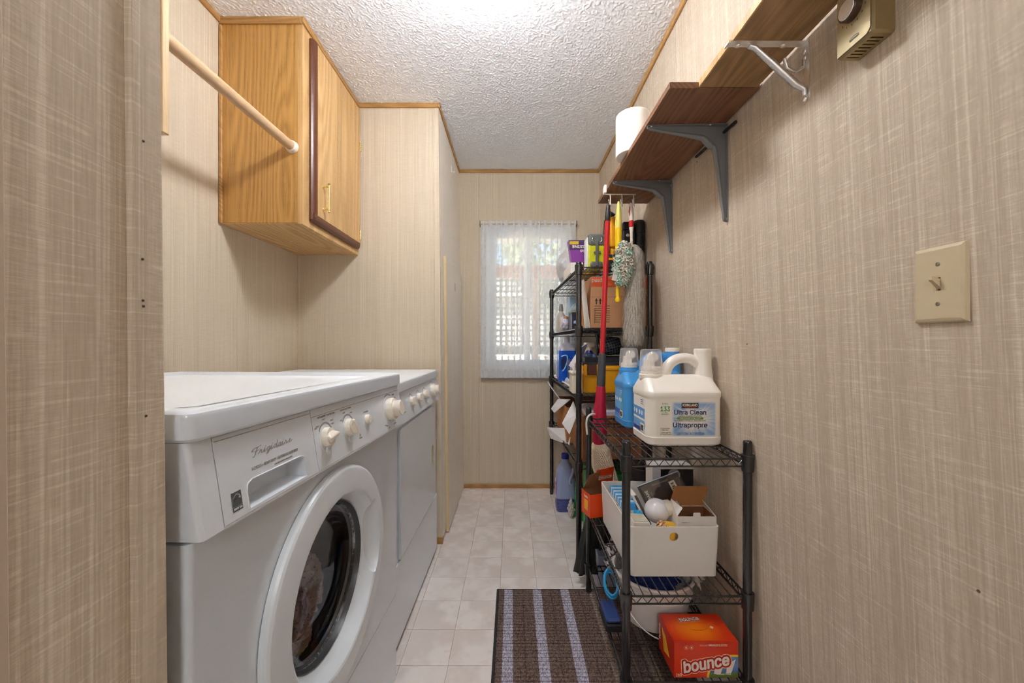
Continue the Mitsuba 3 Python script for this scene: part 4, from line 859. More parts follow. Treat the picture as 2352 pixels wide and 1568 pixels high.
def label_fn(p, n, uv):
    x, z = p.x-(jx+0.143), p.z-(jz+0.082); r = dr.sqrt(x*x*0.7+z*z*1.4)+1e-5; a = dr.atan2(z, x)
    rays = noise(a*9+40, r*14)*0.6+noise(a*23+90, r*6)*0.4
    t = smoothstep(0.018, 0.062, r+0.03*(rays-0.5)); edge = smoothstep(0.072, 0.058, dr.abs(x))*smoothstep(0.056, 0.044, dr.abs(z))
    c = mix(lin(226, 224, 216), lin(96, 152, 206), t*(0.55+0.45*rays))
    return mix(lin(235, 230, 220), c, edge)
mat('label_print', pr(proc(label_fn), 0.3))
lab = part(t, 'front_label', ext(sg.box(0.030, 0.031, 0.2045, 0.1415).buffer(0.002), 0.0006, fo(0, 0), U, Vv, N), 'label_print', label='pale label with blue sunburst')
NAVY = paint(36, 44, 96, 0.4); GRN = paint(40, 128, 60, 0.4); DARK = paint(44, 40, 40, 0.4)
lo = 0.0008
part(lab, 'brand_block', ext(sg.box(0.104, 0.1155, 0.155, 0.1315), 0.0004, fo(0, 0, lo), U, Vv, N), paint(62, 34, 28, 0.4), label='dark brown name block')
part(lab, 'lettering', text('KIRKLAND', 0.0072, fo(0.1295, 0.1215, lo+0.0005), U, Vv, N, bold=True, width=0.045), paint(238, 232, 222, 0.4))
part(lab, 'lettering', text('Signature', 0.0030, fo(0.1295, 0.1170, lo+0.0005), U, Vv, N, width=0.030), paint(200, 70, 50, 0.4))
part(lab, 'lettering', text('Ultra Clean', 0.0132, fo(0.1300, 0.0965, lo), U, Vv, N, bold=True, width=0.097), NAVY)
part(lab, 'lettering', text('PREMIUM LAUNDRY DETERGENT', 0.0036, fo(0.1300, 0.0900, lo), U, Vv, N, width=0.070), DARK)
part(lab, 'pill', ext(sg.LineString([(0.0935, 0.0850), (0.1665, 0.0850)]).buffer(0.0037), 0.0004, fo(0, 0, lo), U, Vv, N), paint(98, 128, 56, 0.4), label='green rounded strip')
part(lab, 'lettering', text('FREE & CLEAR • PUR ET NET', 0.0034, fo(0.1300, 0.0835, lo+0.0005), U, Vv, N, width=0.062), paint(236, 236, 226, 0.4))
part(lab, 'lettering', text('DÉTERGENT À LESSIVE DE GRANDE QUALITÉ', 0.0032, fo(0.1300, 0.0760, lo), U, Vv, N, width=0.094), DARK)
part(lab, 'lettering', text('Ultrapropre', 0.0136, fo(0.1300, 0.0580, lo), U, Vv, N, bold=True, width=0.104), NAVY)
part(lab, 'lettering', text('CAUTION / ATTENTION', 0.0078, fo(0.1300, 0.0345, lo), U, Vv, N, width=0.082), paint(70, 104, 140, 0.4))
part(lab, 'lettering', text('5.99 L', 0.0050, fo(0.0545, 0.1265, lo), U, Vv, N, width=0.018), paint(96, 120, 96, 0.4))
part(lab, 'lettering', text('133', 0.0140, fo(0.0545, 0.1065, lo), U, Vv, N, bold=True, width=0.0285), GRN)
part(lab, 'lettering', text('LOADS', 0.0034, fo(0.0545, 0.1010, lo), U, Vv, N, width=0.013), GRN)
part(lab, 'lettering', text('BRASSÉES', 0.0034, fo(0.0545, 0.0955, lo), U, Vv, N, width=0.022), GRN)
for i, s in enumerate(('Scent free', 'Dye free', 'Sans parfum', 'Sans colorant')):
    z = 0.0530-i*0.0052-(0.0025 if i > 1 else 0)
    part(lab, 'lettering', text(s, 0.0034, fo(0.0455, z, lo), U, Vv, N, center=False), DARK)
    part(lab, 'check_mark', ext(sg.LineString([(0.040, z+0.0015), (0.0412, z), (0.0438, z+0.0036)]).buffer(0.0003), 0.0003, fo(0, 0, lo), U, Vv, N), DARK)
def jug_side(t, ox, oy, oz, white):
    U2, N2 = np.array([0, -1.0, 0]), np.array([-1.0, 0, 0]); so_ = lambda y, z, o=0.0: np.array([ox+0.0023-o, oy+0.165-y, oz+z])
    base = paint(226, 226, 226, 0.35) if white else paint(70, 142, 208, 0.3)
    s = part(t, 'side_label', ext(sg.box(0.030, 0.031, 0.135, 0.1415), 0.0006, so_(0, 0), U2, Vv, N2), base, label='printed side label')
    for y0, z0, y1, z1, c in (((0.030, 0.076, 0.135, 0.108, (84, 146, 208)), (0.030, 0.044, 0.135, 0.069, (104, 158, 210)), (0.030, 0.032, 0.100, 0.044, (30, 52, 130))) if white else ((0.030, 0.060, 0.110, 0.135, (92, 168, 220)), (0.030, 0.044, 0.110, 0.062, (40, 96, 180)), (0.112, 0.036, 0.135, 0.120, (88, 168, 190)))):
        part(s, 'print_block', ext(sg.box(y0, z0, y1, z1), 0.0003, so_(0, 0, 0.0007), U2, Vv, N2), paint(*c, 0.35))
    part(s, 'barcode_field', ext(sg.box(0.098, 0.033, 0.130, 0.060), 0.0003, so_(0, 0, 0.0011), U2, Vv, N2), paint(232, 230, 224, 0.4))
    g_ = np.random.default_rng(4); x = 0.101; B = []
    while x < 0.126:
        w = g_.choice([0.0007, 0.0013, 0.002]); B.append(sg.box(x, 0.037, x+w, 0.055)); x += w+g_.choice([0.0008, 0.0014])
    part(s, 'barcode', ext(sg.MultiPolygon(B), 0.0002, so_(0, 0, 0.0015), U2, Vv, N2), paint(40, 34, 34, 0.5))
    for k, y in enumerate((0.040, 0.062, 0.090, 0.112)):
        part(s, 'pictogram', ext(sg.Point(y, 0.092 if white else 0.098).buffer(0.0075), 0.0003, so_(0, 0, 0.0011), U2, Vv, N2), paint(214, 224, 236, 0.4))
    for k in range(3): part(s, 'print_line', ext(sg.box(0.098, 0.132-k*0.006, 0.122, 0.1338-k*0.006), 0.0003, so_(0, 0, 0.0007), U2, Vv, N2), DARK if white else paint(220, 232, 244, 0.4))
jug_side(t, jx, jy, jz, True)
t = thing('detergent_jug', 'big blue detergent jug standing behind the white one on the low rack', 'detergent jug')
jug(t, 0.408, 1.400, jz, 'jug_blue', 0); jug_side(t, 0.408, 1.400, jz, False)

# ---------------------------------------------------------------- middle tier of the low rack: white bin and what is in it
zm = 0.3573
t = thing('storage_bin', 'white plastic storage bin with a round finger hole on the low rack', 'storage bin')
bx0, bx1, by0, by1, bh = 0.346, 0.612, 1.135, 1.510, 0.149
def binshape(in_, z0, z1):
    cx, cy = (bx0+bx1)/2, (by0+by1)/2; hx, hy = (bx1-bx0)/2-in_, (by1-by0)/2-in_
    return loft([rrect(cx, cy, hx-0.006, hy-0.006, 0.010, z0), rrect(cx, cy, hx, hy, 0.012, z1)])
shell = tm2man(binshape(0, zm, zm+bh)) - tm2man(binshape(0.0025, zm+0.003, zm+bh+0.01)) - m3.Manifold.cylinder(0.03, 0.0132, 0.0132, 32).rotate((90, 0, 0)).translate((0.4765, by0+0.02, 0.4765))
BIN = mat('bin_plastic', pr(lin(228, 225, 220), 0.4, specular=0.3))
part(t, 'shell', man2tm(shell), BIN, 30)
CARD = mat('card_brown', pr(lin(158, 106, 62), 0.85)); CARDD = paint(120, 78, 46, 0.85); CARDW = paint(218, 212, 206, 0.6)
def plate(P, th=0.0012, m=None):      # thin sheet through four points, with thickness
    P = np.array(P, float); n = np.cross(P[1]-P[0], P[2]-P[0]); n /= np.linalg.norm(n)
    return trimesh.convex.convex_hull(np.vstack([P+n*th/2, P-n*th/2]))
def carton(t, x0, x1, y0, y1, z0, z1, outer, inner, w=0.0015, skip=()):
    part(t, 'box', man2tm(m3.Manifold.cube((x1-x0, y1-y0, z1-z0)).translate((x0, y0, z0)) - m3.Manifold.cube((x1-x0-2*w, y1-y0-2*w, z1-z0)).translate((x0+w, y0+w, z0+w))), outer)
    part(t, 'lining', man2tm(m3.Manifold.cube((x1-x0-2*w-0.0002, y1-y0-2*w-0.0002, z1-z0-w-0.0015)).translate((x0+w+0.0001, y0+w+0.0001, z0+w+0.0001)) - m3.Manifold.cube((x1-x0-2*w-0.0012, y1-y0-2*w-0.0012, z1-z0)).translate((x0+w+0.0006, y0+w+0.0006, z0+w+0.0006))), inner, label='brown cardboard inside')
t = thing('open_carton', 'small open white carton with brown inside in the front right of the bin', 'carton')
ox0, ox1, oy0, oy1, oz0, oz1 = 0.494, 0.609, 1.150, 1.228, 0.452, 0.5300

carton(t, ox0, ox1, oy0, oy1, oz0, oz1, CARDW, CARDD)
part(t, 'lid_flap', plate([(ox0+0.004, oy1, oz1-0.002), (ox1, oy1, oz1-0.002), (ox1+0.022, oy1+0.016, oz1+0.056), (ox0+0.030, oy1+0.016, oz1+0.056)]), CARD, label='raised brown back flap')
part(t, 'side_flap', plate([(ox0, oy0+0.004, oz1), (ox0, oy1-0.01, oz1), (ox0+0.004, oy1-0.02, oz1+0.030), (ox0+0.020, oy0+0.014, oz1+0.020)]), CARDW)
part(t, 'side_flap', plate([(ox1, oy0+0.004, oz1), (ox1, oy1-0.008, oz1), (ox1-0.010, oy1-0.01, oz1+0.024), (ox1-0.004, oy0+0.03, oz1+0.008)]), CARDW)
part(t, 'tuck_tab', ext(sg.box(0, -0.004, 0.0155, 0.009).buffer(0.003), 0.0008, (0.5425, oy0-0.0002, oz1), U, Vv, N), CARDW)
part(t, 'print_line', box(0.505, 0.530, oy0-0.0004, oy0, oz1-0.0185, oz1-0.0170), paint(150, 148, 150, 0.6))
# light bulb
t = thing('light_bulb', 'frosted round LED bulb lying among the boxes in the white bin', 'light bulb')
bc = np.array([0.4545, 1.215, 0.5195]); bd = np.array([0.86, -0.1, 0.30]); bd /= np.linalg.norm(bd)
part(t, 'globe', lathe([(0.001, -0.037)]+[(0.037*math.cos(a), 0.037*math.sin(a)) for a in np.linspace(-1.45, 0.75, 18)]+[(0.024, 0.030)], bc, bd, 32), paint(226, 224, 226, 0.22), True)
part(t, 'collar', lathe([(0.0245, 0.027), (0.0225, 0.044), (0.016, 0.051), (0.0135, 0.052)], bc, bd, 28), paint(222, 214, 200, 0.35), 40)
part(t, 'screw_base', lathe([(0.0132, 0.051)]+[(0.0132-0.0012*(k % 2), 0.053+0.002*k) for k in range(10)]+[(0.005, 0.076), (0, 0.077)], bc, bd, 20), STEEL, 30)
# LED pack
t = thing('blister_pack', 'clear plastic pack with a dark brown bulb card tilted in the white bin', 'package')
pk = [at(1463, 1117, 1.32), at(1499, 1191, 1.285), at(1577, 1160, 1.30), at(1556, 1082, 1.345)]
part(t, 'card', plate(pk, 0.002), paint(66, 56, 52, 0.35))
pn = np.cross(pk[1]-pk[0], pk[3]-pk[0]); pn /= np.linalg.norm(pn); pn = -pn if pn[1] > 0 else pn
pu = (pk[3]-pk[0])/np.linalg.norm(pk[3]-pk[0]); pv = -(pk[1]-pk[0])/np.linalg.norm(pk[1]-pk[0]); PW, PH = np.linalg.norm(pk[3]-pk[0]), np.linalg.norm(pk[1]-pk[0])
pp = lambda u, v, o=0.0015: pk[0]+pu*u*PW-pv*v*PH+pn*o
part(t, 'blister', plate([pp(0.04, 0.03, 0.010), pp(0.04, 0.97, 0.010), pp(0.98, 0.97, 0.010), pp(0.98, 0.03, 0.010)], 0.0006), 'clear')
part(t, 'top_edge', tube([pp(0, 0, 0.003), pp(1, 0, 0.003)], 0.0018, 6), paint(190, 205, 224, 0.2))
part(t, 'lettering', text('LEDARE', 0.012, pp(0.045, 0.08), -pv, pu*-1, pn, bold=True, center=False, width=0.052) if False else xf(text('LEDARE', 0.0095, (0, 0, 0), (1, 0, 0), (0, 1, 0), (0, 0, 1), bold=True, center=False, width=0.046), pp(0.155, 0.62, 0.0055), pv, -pu, pn), paint(226, 222, 214, 0.5), label='white lettering')
part(t, 'lettering', xf(text('400 lm  E26', 0.005, (0, 0, 0), (1, 0, 0), (0, 1, 0), (0, 0, 1), center=False, width=0.034), pp(0.225, 0.60, 0.0055), pv, -pu, pn), paint(180, 172, 164, 0.5))
part(t, 'window', plate([pp(0.30, 0.10), pp(0.30, 0.90), pp(0.70, 0.90), pp(0.70, 0.10)], 0.0008), paint(110, 104, 102, 0.2))
part(t, 'sticker', plate([pp(0.66, 0.18, 0.0112), pp(0.66, 0.72, 0.0112), pp(0.80, 0.72, 0.0112), pp(0.80, 0.18, 0.0112)], 0.0006), paint(222, 214, 196, 0.5), label='white barcode sticker')
B = []
g_ = np.random.default_rng(8); f = 0.24
while f < 0.66:
    w = g_.choice([0.012, 0.02, 0.03]); B.append(plate([pp(0.69, f, 0.0118), pp(0.69, f+w, 0.0118), pp(0.76, f+w, 0.0118), pp(0.76, f, 0.0118)], 0.0003)); f += w+g_.choice([0.014, 0.024])
part(t, 'barcode', cat(B), paint(44, 38, 34, 0.5))
part(t, 'dark_print', plate([pp(0.81, 0.05), pp(0.81, 0.80), pp(0.97, 0.80), pp(0.97, 0.05)], 0.0008), paint(34, 30, 32, 0.3))
# other contents
t = thing('snack_bag', 'yellow printed bag at the front of the white bin beside the bulb', 'bag')
def bag_fn(p, n, uv):
    a = mikit.voronoi(p.x*190, (p.z+p.y)*190); k = smoothstep(0.460, 0.455, p.x)
    return mix(lin(222, 170, 40), mix(lin(232, 214, 160), lin(150, 70, 30), smoothstep(0.25, 0.5, a[0])), k)
mat('bag_print', pr(proc(bag_fn), 0.3))
part(t, 'pouch', rot(rbox(0.430, 0.484, 1.142, 1.172, 0.400, 0.5120, 0.010), 6, (0, 1, 0), (0.45, 1.15, 0.45)), 'bag_print', True)
part(t, 'panel', rot(box(0.457, 0.476, 1.1405, 1.1418, 0.490, 0.507), 6, (0, 1, 0), (0.45, 1.15, 0.45)), paint(236, 228, 214, 0.5))
t = thing('box', 'white carton with brown side leaning at the left front of the bin', 'box'); 
part(t, 'carton', rot(box(0.352, 0.402, 1.146, 1.205, 0.366, 0.516, 0.001), 3, (0, 1, 0), (0.35, 1.15, 0.36)), CARDW)
part(t, 'cap', rot(box(0.356, 0.398, 1.150, 1.20, 0.516, 0.519, 0.001), 3, (0, 1, 0), (0.35, 1.15, 0.36)), paint(196, 190, 172, 0.6))
t = thing('box', 'flat white box with dark edge standing tilted between the bulb pack and the bin side', 'box')
P = [at(1452, 1130, 1.27), at(1492, 1192, 1.235), at(1478, 1190, 1.225), at(1452, 1152, 1.255)]
part(t, 'carton', plate([(0.394, 1.25, 0.555), (0.434, 1.225, 0.47), (0.434, 1.30, 0.47), (0.394, 1.32, 0.555)], 0.014), CARDW)
part(t, 'edge', plate([(0.3945, 1.2485, 0.553), (0.4335, 1.2235, 0.472), (0.4405, 1.2205, 0.474), (0.4015, 1.2455, 0.556)], 0.002), paint(74, 64, 60, 0.5))
t = thing('packet', 'small cyan and yellow packet just behind the low rack post in the bin', 'packet')
part(t, 'wrapper', rbox(0.386, 0.412, 1.205, 1.24, 0.45, 0.515, 0.008), paint(40, 160, 214, 0.25), True)
part(t, 'band', rbox(0.3855, 0.4125, 1.2045, 1.2405, 0.500, 0.508, 0.004), paint(216, 190, 60, 0.3), True)
t = thing('box', 'white and blue printed box standing in the far left of the bin', 'box')
part(t, 'carton', box(0.352, 0.395, 1.235, 1.390, 0.365, 0.534, 0.001), CARDW)
fx_ = lambda y0, y1, z0, z1, c: part(t, 'print', box(0.3514, 0.352, y0, y1, z0, z1), paint(*c, 0.4))
part(t, 'top_print', box(0.3512, 0.3955, 1.2345, 1.3905, 0.512, 0.5345, 0.001), paint(64, 152, 214, 0.4), label='bright blue top')
for k in range(5): part(t, 'stripe', box(0.3508, 0.3958, 1.248+k*0.028, 1.258+k*0.028, 0.516, 0.5348), paint(214, 224, 232, 0.4))
fx_(1.325, 1.355, 0.440, 0.500, (60, 66, 84)); fx_(1.285, 1.302, 0.42, 0.508, (190, 138, 84)); fx_(1.258, 1.272, 0.44, 0.50, (90, 84, 92)); fx_(1.368, 1.382, 0.45, 0.505, (140, 160, 120))
t = thing('bulb_box', 'white box with a black window and bulb picture lying across the back of the bin', 'box')
qx0, qx1, qy0, qy1, qz0, qz1 = 0.496, 0.640, 1.365, 1.435, 0.5075, 0.611
part(t, 'carton', box(qx0, qx1, qy0, qy1, qz0, qz1, 0.001), CARDW)
part(t, 'window', box(qx0+0.029, qx1+0.0003, qy0-0.0006, qy0, qz0, qz1-0.010), paint(22, 24, 24, 0.35), label='black front')
fr_ = lambda p, h, m, lb=None, o=0.0008: part(t, 'bulb_picture', ext(p, h, (0, qy0-o, 0), U, Vv, N), m, label=lb)
fr_(sg.Point(0.572, 0.580).buffer(0.022).union(sg.box(0.562, 0.548, 0.582, 0.566)), 0.0004, paint(150, 140, 140, 0.4), 'printed bulb picture')
part(t, 'bevel_print', ext(sg.Polygon([(qx0, qz1), (qx0+0.020, qz1), (qx0+0.029, qz1-0.014), (qx0+0.029, qz0), (qx0, qz0)]), 0.0005, (0, qy0-0.0001, 0), U, Vv, N), paint(196, 194, 204, 0.5))
# orange dryer-sheet boxes
ORG = mat('orange_print', pr(lin(226, 74, 22), 0.32)); ORD = mat('orange_deep', pr(lin(196, 44, 20), 0.32))
def logo_bounce(parent, o, u, v, n, w, angle, lift=0.0):
    p = text_poly('bounce', 0.05, True); x0, y0, x1, y1 = p.bounds; s = w/(x1-x0); p = sa.translate(sa.scale(p, s, s*1.12, origin=(0, 0)), -w/2-x0*s, 0)
    p = sa.rotate(sa.affine_transform(p, [1, 0.12, 0, 1, 0, 0]), angle, origin=(0, 0)); o = np.asarray(o, float); n = np.asarray(n, float)
    a = part(parent, 'logo_outline', ext(p.buffer(w*0.046).buffer(w*0.01).simplify(w*0.003), 0.0003, o+n*0.0002, u, v, n), paint(240, 190, 150, 0.4))
    part(parent, 'logo_outline', ext(p.buffer(w*0.040).simplify(w*0.003), 0.0003, o+n*0.0005, u, v, n), paint(176, 24, 36, 0.4))
    part(parent, 'lettering', ext(p.buffer(w*0.004).simplify(w*0.001), 0.0003, o+n*0.0008, u, v, n), paint(240, 230, 216, 0.4), label='white rounded lettering')
t = thing('dryer_sheet_box', 'opened orange dryer-sheet box poking out beside the white bin', 'box')
ex0, ex1, ey0, ey1, ez0, ez1 = 0.306, 0.446, 1.515, 1.589, zm, 0.449
carton(t, ex0, ex1, ey0, ey1, ez0, ez1, ORG, CARDD)
part(t, 'lid_flap', plate([(ex0+0.085, ey1, ez1), (ex1, ey1, ez1), (ex1+0.004, ey1-0.015, ez1+0.082), (ex0+0.060, ey1-0.015, ez1+0.072)]), ORG, label='raised orange flap')
part(t, 'inner_flap', plate([(ex0+0.006, ey1-0.002, ez1), (ex0+0.085, ey1-0.002, ez1), (ex0+0.075, ey1-0.018, ez1+0.070), (ex0+0.030, ey1-0.012, ez1+0.055)]), CARDD, label='torn brown flap')
fo2 = np.array([ex0+0.132, ey1-0.0125, ez1+0.048]); fn = np.array([0, -0.98, -0.20])
logo_bounce(t, np.array([ex0+0.102, ey1-0.0135, ez1+0.036]), U, np.array([0, -0.2, 0.98]), np.array([0, -0.98, -0.2]), 0.058, 6)
part(t, 'print', box(ex0-0.0005, ex0, ey0+0.02, ey0+0.05, ez0+0.022, ez0+0.062), paint(240, 176, 40, 0.4))
part(t, 'lettering', text('bounce', 0.010, (ex0-0.0002, ey0+0.035, ez0+0.070), (0, -1, 0), (0, 0, 1), (-1, 0, 0), bold=True, width=0.030), paint(240, 226, 210, 0.4))
part(t, 'edge_tear', cat([rbox(ex0+0.052+k*0.012, ex0+0.060+k*0.012, ey0-0.0015, ey0+0.002, ez1-0.004, ez1+0.004*(1+k % 2), 0.0012, 6) for k in range(4)]), paint(214, 188, 160, 0.9))
for k in [k for k in scene if k.startswith(t+'__')]: scene[k]['to_world'] = T().translate([ex0, ey0, 0]).rotate([0, 0, 1], 17).translate([-ex0, -ey0, 0])
t = thing('glass_jar', 'dark-lidded amber jar at the back of the low rack behind the bin', 'jar')
part(t, 'glass', lathe([(0, 0), (0.036, 0), (0.039, 0.01), (0.039, 0.125), (0.036, 0.14), (0, 0.14)], (0.520, 1.556, zm+0.0008), n=28), paint(120, 92, 62, 0.2), 40)
part(t, 'lid', lathe([(0.040, 0.1402), (0.043, 0.145), (0.043, 0.185), (0.040, 0.19), (0.012, 0.192), (0.010, 0.205), (0, 0.207)], (0.520, 1.556, zm+0.0008), n=28), paint(30, 30, 30, 0.35), 40, label='black lid')

# ---------------------------------------------------------------- bottom tier of the low rack
zb = 0.1202
t = thing('dryer_sheet_box', 'closed orange dryer-sheet box lying at the front of the bottom tier', 'box')
ax0, ax1, ay0, ay1, az0, az1 = 0.4475, 0.6265, 1.068, 1.178, zb+0.0004, 0.2215
part(t, 'carton', box(ax0, ax1, ay0, ay1, az0, az1, 0.0012), ORD)
def top_fn(p, n, uv):
    x, y = (p.x-ax0)/(ax1-ax0)-0.45, (p.y-ay0)/(ay1-ay0)-0.40; r = dr.sqrt(x*x*1.3+y*y*0.9)
    return mix(lin(250, 128, 24), lin(224, 60, 22), smoothstep(0.10, 0.55, r))
mat('orange_glow', pr(proc(top_fn), 0.32))
part(t, 'top_print', ext(sg.box(ax0+0.002, ay0+0.002, ax1-0.002, ay1-0.002), 0.0004, (0, 0, az1), (1, 0, 0), (0, 1, 0), (0, 0, 1)), 'orange_glow')
logo_bounce(t, np.array([ax0+0.080, ay0+0.078, az1+0.0005]), (1, 0, 0), (0, 1, 0), (0, 0, 1), 0.060, 7)
part(t, 'dispenser_slit', ext(sg.LineString([(ax0+0.065+0.05*k/12, ay0+0.046-0.006*math.sin(math.pi*k/12)) for k in range(13)]).buffer(0.0004), 0.0003, (0, 0, az1+0.0005), (1, 0, 0), (0, 1, 0), (0, 0, 1)), paint(176, 70, 20, 0.5))
part(t, 'emblem', ext(sg.Point(ax0+0.131, ay0+0.052).buffer(0.0045).difference(sg.Point(ax0+0.131, ay0+0.052).buffer(0.002)), 0.0003, (0, 0, az1+0.0005), (1, 0, 0), (0, 1, 0), (0, 0, 1)), paint(236, 226, 206, 0.4))
F_ = lambda x, z, o=0.0: np.array([ax0+x, ay0-o, az0+z])
def front_fn(p, n, uv):
    x, z = p.x-ax0, p.z-az0; r = dr.sqrt(dr.square(x-0.165)+dr.square((z-0.000)*1.15))
    c = mix(lin(206, 44, 20), lin(222, 60, 24), noise(x*30, z*30))
    sky_ = mix(lin(58, 104, 172), lin(150, 184, 216), noise(x*60, z*90)*smoothstep(0.010, 0.05, z)); sky_ = mix(lin(92, 116, 46), sky_, smoothstep(0.010, 0.022, z))
    c = mix(lin(240, 196, 30), c, smoothstep(0.0735, 0.0745, r)); return mix(sky_, c, smoothstep(0.0670, 0.0680, r))
mat('box_front', pr(proc(front_fn), 0.32))
part(t, 'front_print', ext(sg.box(0.001, 0.001, ax1-ax0-0.001, az1-az0-0.001), 0.0004, F_(0, 0), U, Vv, N), 'box_front')
logo_bounce(t, F_(0.0905, 0.0265, 0.0005), U, Vv, N, 0.128, 10)
part(t, 'lettering', text('FREE AWAY', 0.0042, F_(0.083, 0.0880, 0.0006), U, Vv, N, width=0.023), paint(240, 170, 130, 0.5))
part(t, 'lettering', text('WRINKLES & STATIC', 0.0054, F_(0.122, 0.0880, 0.0006), U, Vv, N, bold=True, width=0.052), paint(244, 214, 190, 0.5))
part(t, 'lettering', text('160', 0.0078, F_(0.0135, 0.0050, 0.0006), U, Vv, N, bold=True, width=0.0155), paint(244, 226, 206, 0.5))
part(t, 'lettering', text('SHEETS', 0.0042, F_(0.034, 0.0070, 0.0006), U, Vv, N, width=0.018), paint(238, 140, 60, 0.5))
part(t, 'lettering', text('Outdoor Fresh', 0.0050, F_(0.138, 0.0085, 0.0006), U, Vv, N, width=0.040), paint(236, 236, 226, 0.5))
for x in (0.034, 0.049):
    part(t, 'badge', ext(sg.Point(x, 0.084).buffer(0.0058).difference(sg.Point(x, 0.084).buffer(0.0052)).union(sg.Point(x, 0.084).buffer(0.0026)), 0.0003, F_(0, 0, 0.0006), U, Vv, N), paint(244, 190, 150, 0.5))
for P in (((0.112, 0.012), (0.116, 0.038), (0.137, 0.037), (0.128, 0.012)), ((0.146, 0.014), (0.147, 0.037), (0.170, 0.050), (0.158, 0.015))):
    part(t, 'sheet_picture', ext(sg.Polygon(P).buffer(0.001), 0.0003, F_(0, 0, 0.0006), U, Vv, N), paint(232, 222, 216, 0.5))
part(t, 'side_print', ext(sg.Polygon([(ay0+0.03, az0+0.03), (ay0+0.07, az0+0.02), (ay0+0.085, az0+0.08), (ay0+0.06, az0+0.07)]), 0.0003, (ax0-0.0001, 0, 0), (0, 1, 0), (0, 0, 1), (-1, 0, 0)), paint(242, 176, 40, 0.4))
part(t, 'lettering', text('bounce', 0.010, (ax0-0.0002, ay0+0.098, az0+0.055), (0, 0, 1), (0, 1, 0), (-1, 0, 0), bold=True, width=0.045), paint(240, 220, 196, 0.4))
t = thing('bucket', 'round white bucket on the bottom tier behind the closed orange box', 'bucket')
bkc = np.array([0.482, 1.325, zb+0.0008]); TH = []
pr_b = [(0, 0), (0.098, 0), (0.104, 0.006), (0.128, 0.140), (0.133, 0.145), (0.136, 0.152), (0.133, 0.158), (0.128, 0.158), (0.122, 0.150), (0.100, 0.010), (0, 0.008)]
part(t, 'shell', lathe(pr_b, bkc, n=56), mat('bucket_plastic', pr(lin(226, 222, 218), 0.35)), 40)
part(t, 'rim_band', lathe([(0.1195, 0.094), (0.1245, 0.096), (0.1260, 0.106), (0.1225, 0.108)], bkc, n=56), 'bucket_plastic', 40)
part(t, 'bail', tube([bkc+np.array([-0.127*math.cos(a), -0.134*math.sin(a)*0.98, 0.130-0.125*math.sin(a)]) for a in np.linspace(0.15, math.pi-0.9, 24)], 0.0022, 8), paint(214, 212, 208, 0.4), True)
ico = trimesh.creation.icosphere(4); p = np.array(ico.vertices)
def crumple(name, label, c, r, m, cat_, seed, k=2.2, amp=0.35, group=None):
    d = 1-amp+amp*2*np.abs(meshkit.fbm(p*k+seed, 2, seed)-0.5)*2+0.08*(meshkit.fbm(p*4+seed, 2, seed+5)-0.5)
    v = p*d[:, None]*np.array(r)+np.array(c); return solo(name, tm(v, ico.faces), m, label, cat_, True, group)
crumple('cloth', 'dark blue crumpled cloth filling the white bucket', bkc+[0, 0, 0.132], (0.100, 0.100, 0.060), paint(24, 44, 104, 0.8), 'cloth', 3)
crumple('cloth', 'thin off-white rag hanging over the right rim of the bucket', bkc+[0.128, 0.0, 0.150], (0.040, 0.070, 0.042), paint(206, 200, 188, 0.8), 'rag', 9)
t = thing('scrub_block', 'blue-topped black scrubbing brush on the left of the bottom tier', 'brush')
part(t, 'block', box(0.302, 0.350, 1.235, 1.335, zb+0.026, zb+0.042, 0.006), paint(38, 60, 112, 0.45), label='blue top')
part(t, 'bristles', box(0.300, 0.352, 1.232, 1.338, zb, zb+0.026, 0.004), paint(24, 24, 28, 0.8), label='black base')
t = thing('cable_coil', 'bright blue coiled cord beside the rack post on the bottom tier', 'cord')
part(t, 'cord', cat([tube([np.array([0.338+0.022*math.cos(a), 1.322+0.030*math.sin(a)*0.8, zb+0.098+0.030*math.sin(a)+o]) for a in np.linspace(0, 2*np.pi, 28)[:-1]], 0.0045, 10, closed=True) for o in (0.0, 0.009)]), paint(36, 150, 206, 0.35), True)
def pat_fn(p, n, uv):
    return mix(lin(214, 204, 206), lin(44, 40, 52), smoothstep(0.5, 0.56, noise(p.x*130, p.y*60, p.z*130)))
mat('print_cloth', pr(proc(pat_fn), 0.8))
crumple('cloth_bundle', 'black and white patterned cloth bundle under the bin on the bottom tier', (0.404, 1.50, zb+0.080), (0.044, 0.070, 0.080), 'print_cloth', 'cloth', 21)
crumple('cloth_bundle', 'wine-red cloth bundle under the far end of the bin', (0.500, 1.53, zb+0.085), (0.050, 0.060, 0.085), paint(112, 44, 62, 0.85), 'cloth', 27)
solo('box', box(0.372, 0.46, 1.665, 1.735, 0.001, 0.125, 0.002), paint(176, 186, 214, 0.5), 'pale bluish box on the floor behind the low rack', 'box')
# dark garment hanging at the far left corner of the low rack
def hang(name, label, P, R, m, cat_, seed, nseg=60, folds=7, amp=0.35):
    s = spl(P, 40); r = np.interp(np.linspace(0, 1, 40), np.linspace(0, 1, len(R)), R); rows = []
    for i in range(40):
        th = np.arange(nseg)*2*np.pi/nseg; f = i/39
        k = 1+amp*np.sin(folds*th+3*f+seed)*(0.3+0.7*f)+0.25*(meshkit.fbm(np.stack([np.cos(th)*2+seed, np.sin(th)*2, np.full_like(th, f*4)], 1), 3, seed)-0.5)
        rows.append(s[i]+np.stack([np.cos(th)*r[i]*k, np.sin(th)*r[i]*k*0.8, np.zeros_like(th)], 1))
    return solo(name, loft(rows), m, label, cat_, True)
def dark_fn(p, n, uv): return mix(lin(26, 26, 26), lin(62, 60, 54), noise(p.x*60, p.y*60, p.z*18))
mat('dark_cloth', pr(proc(dark_fn), 0.9))
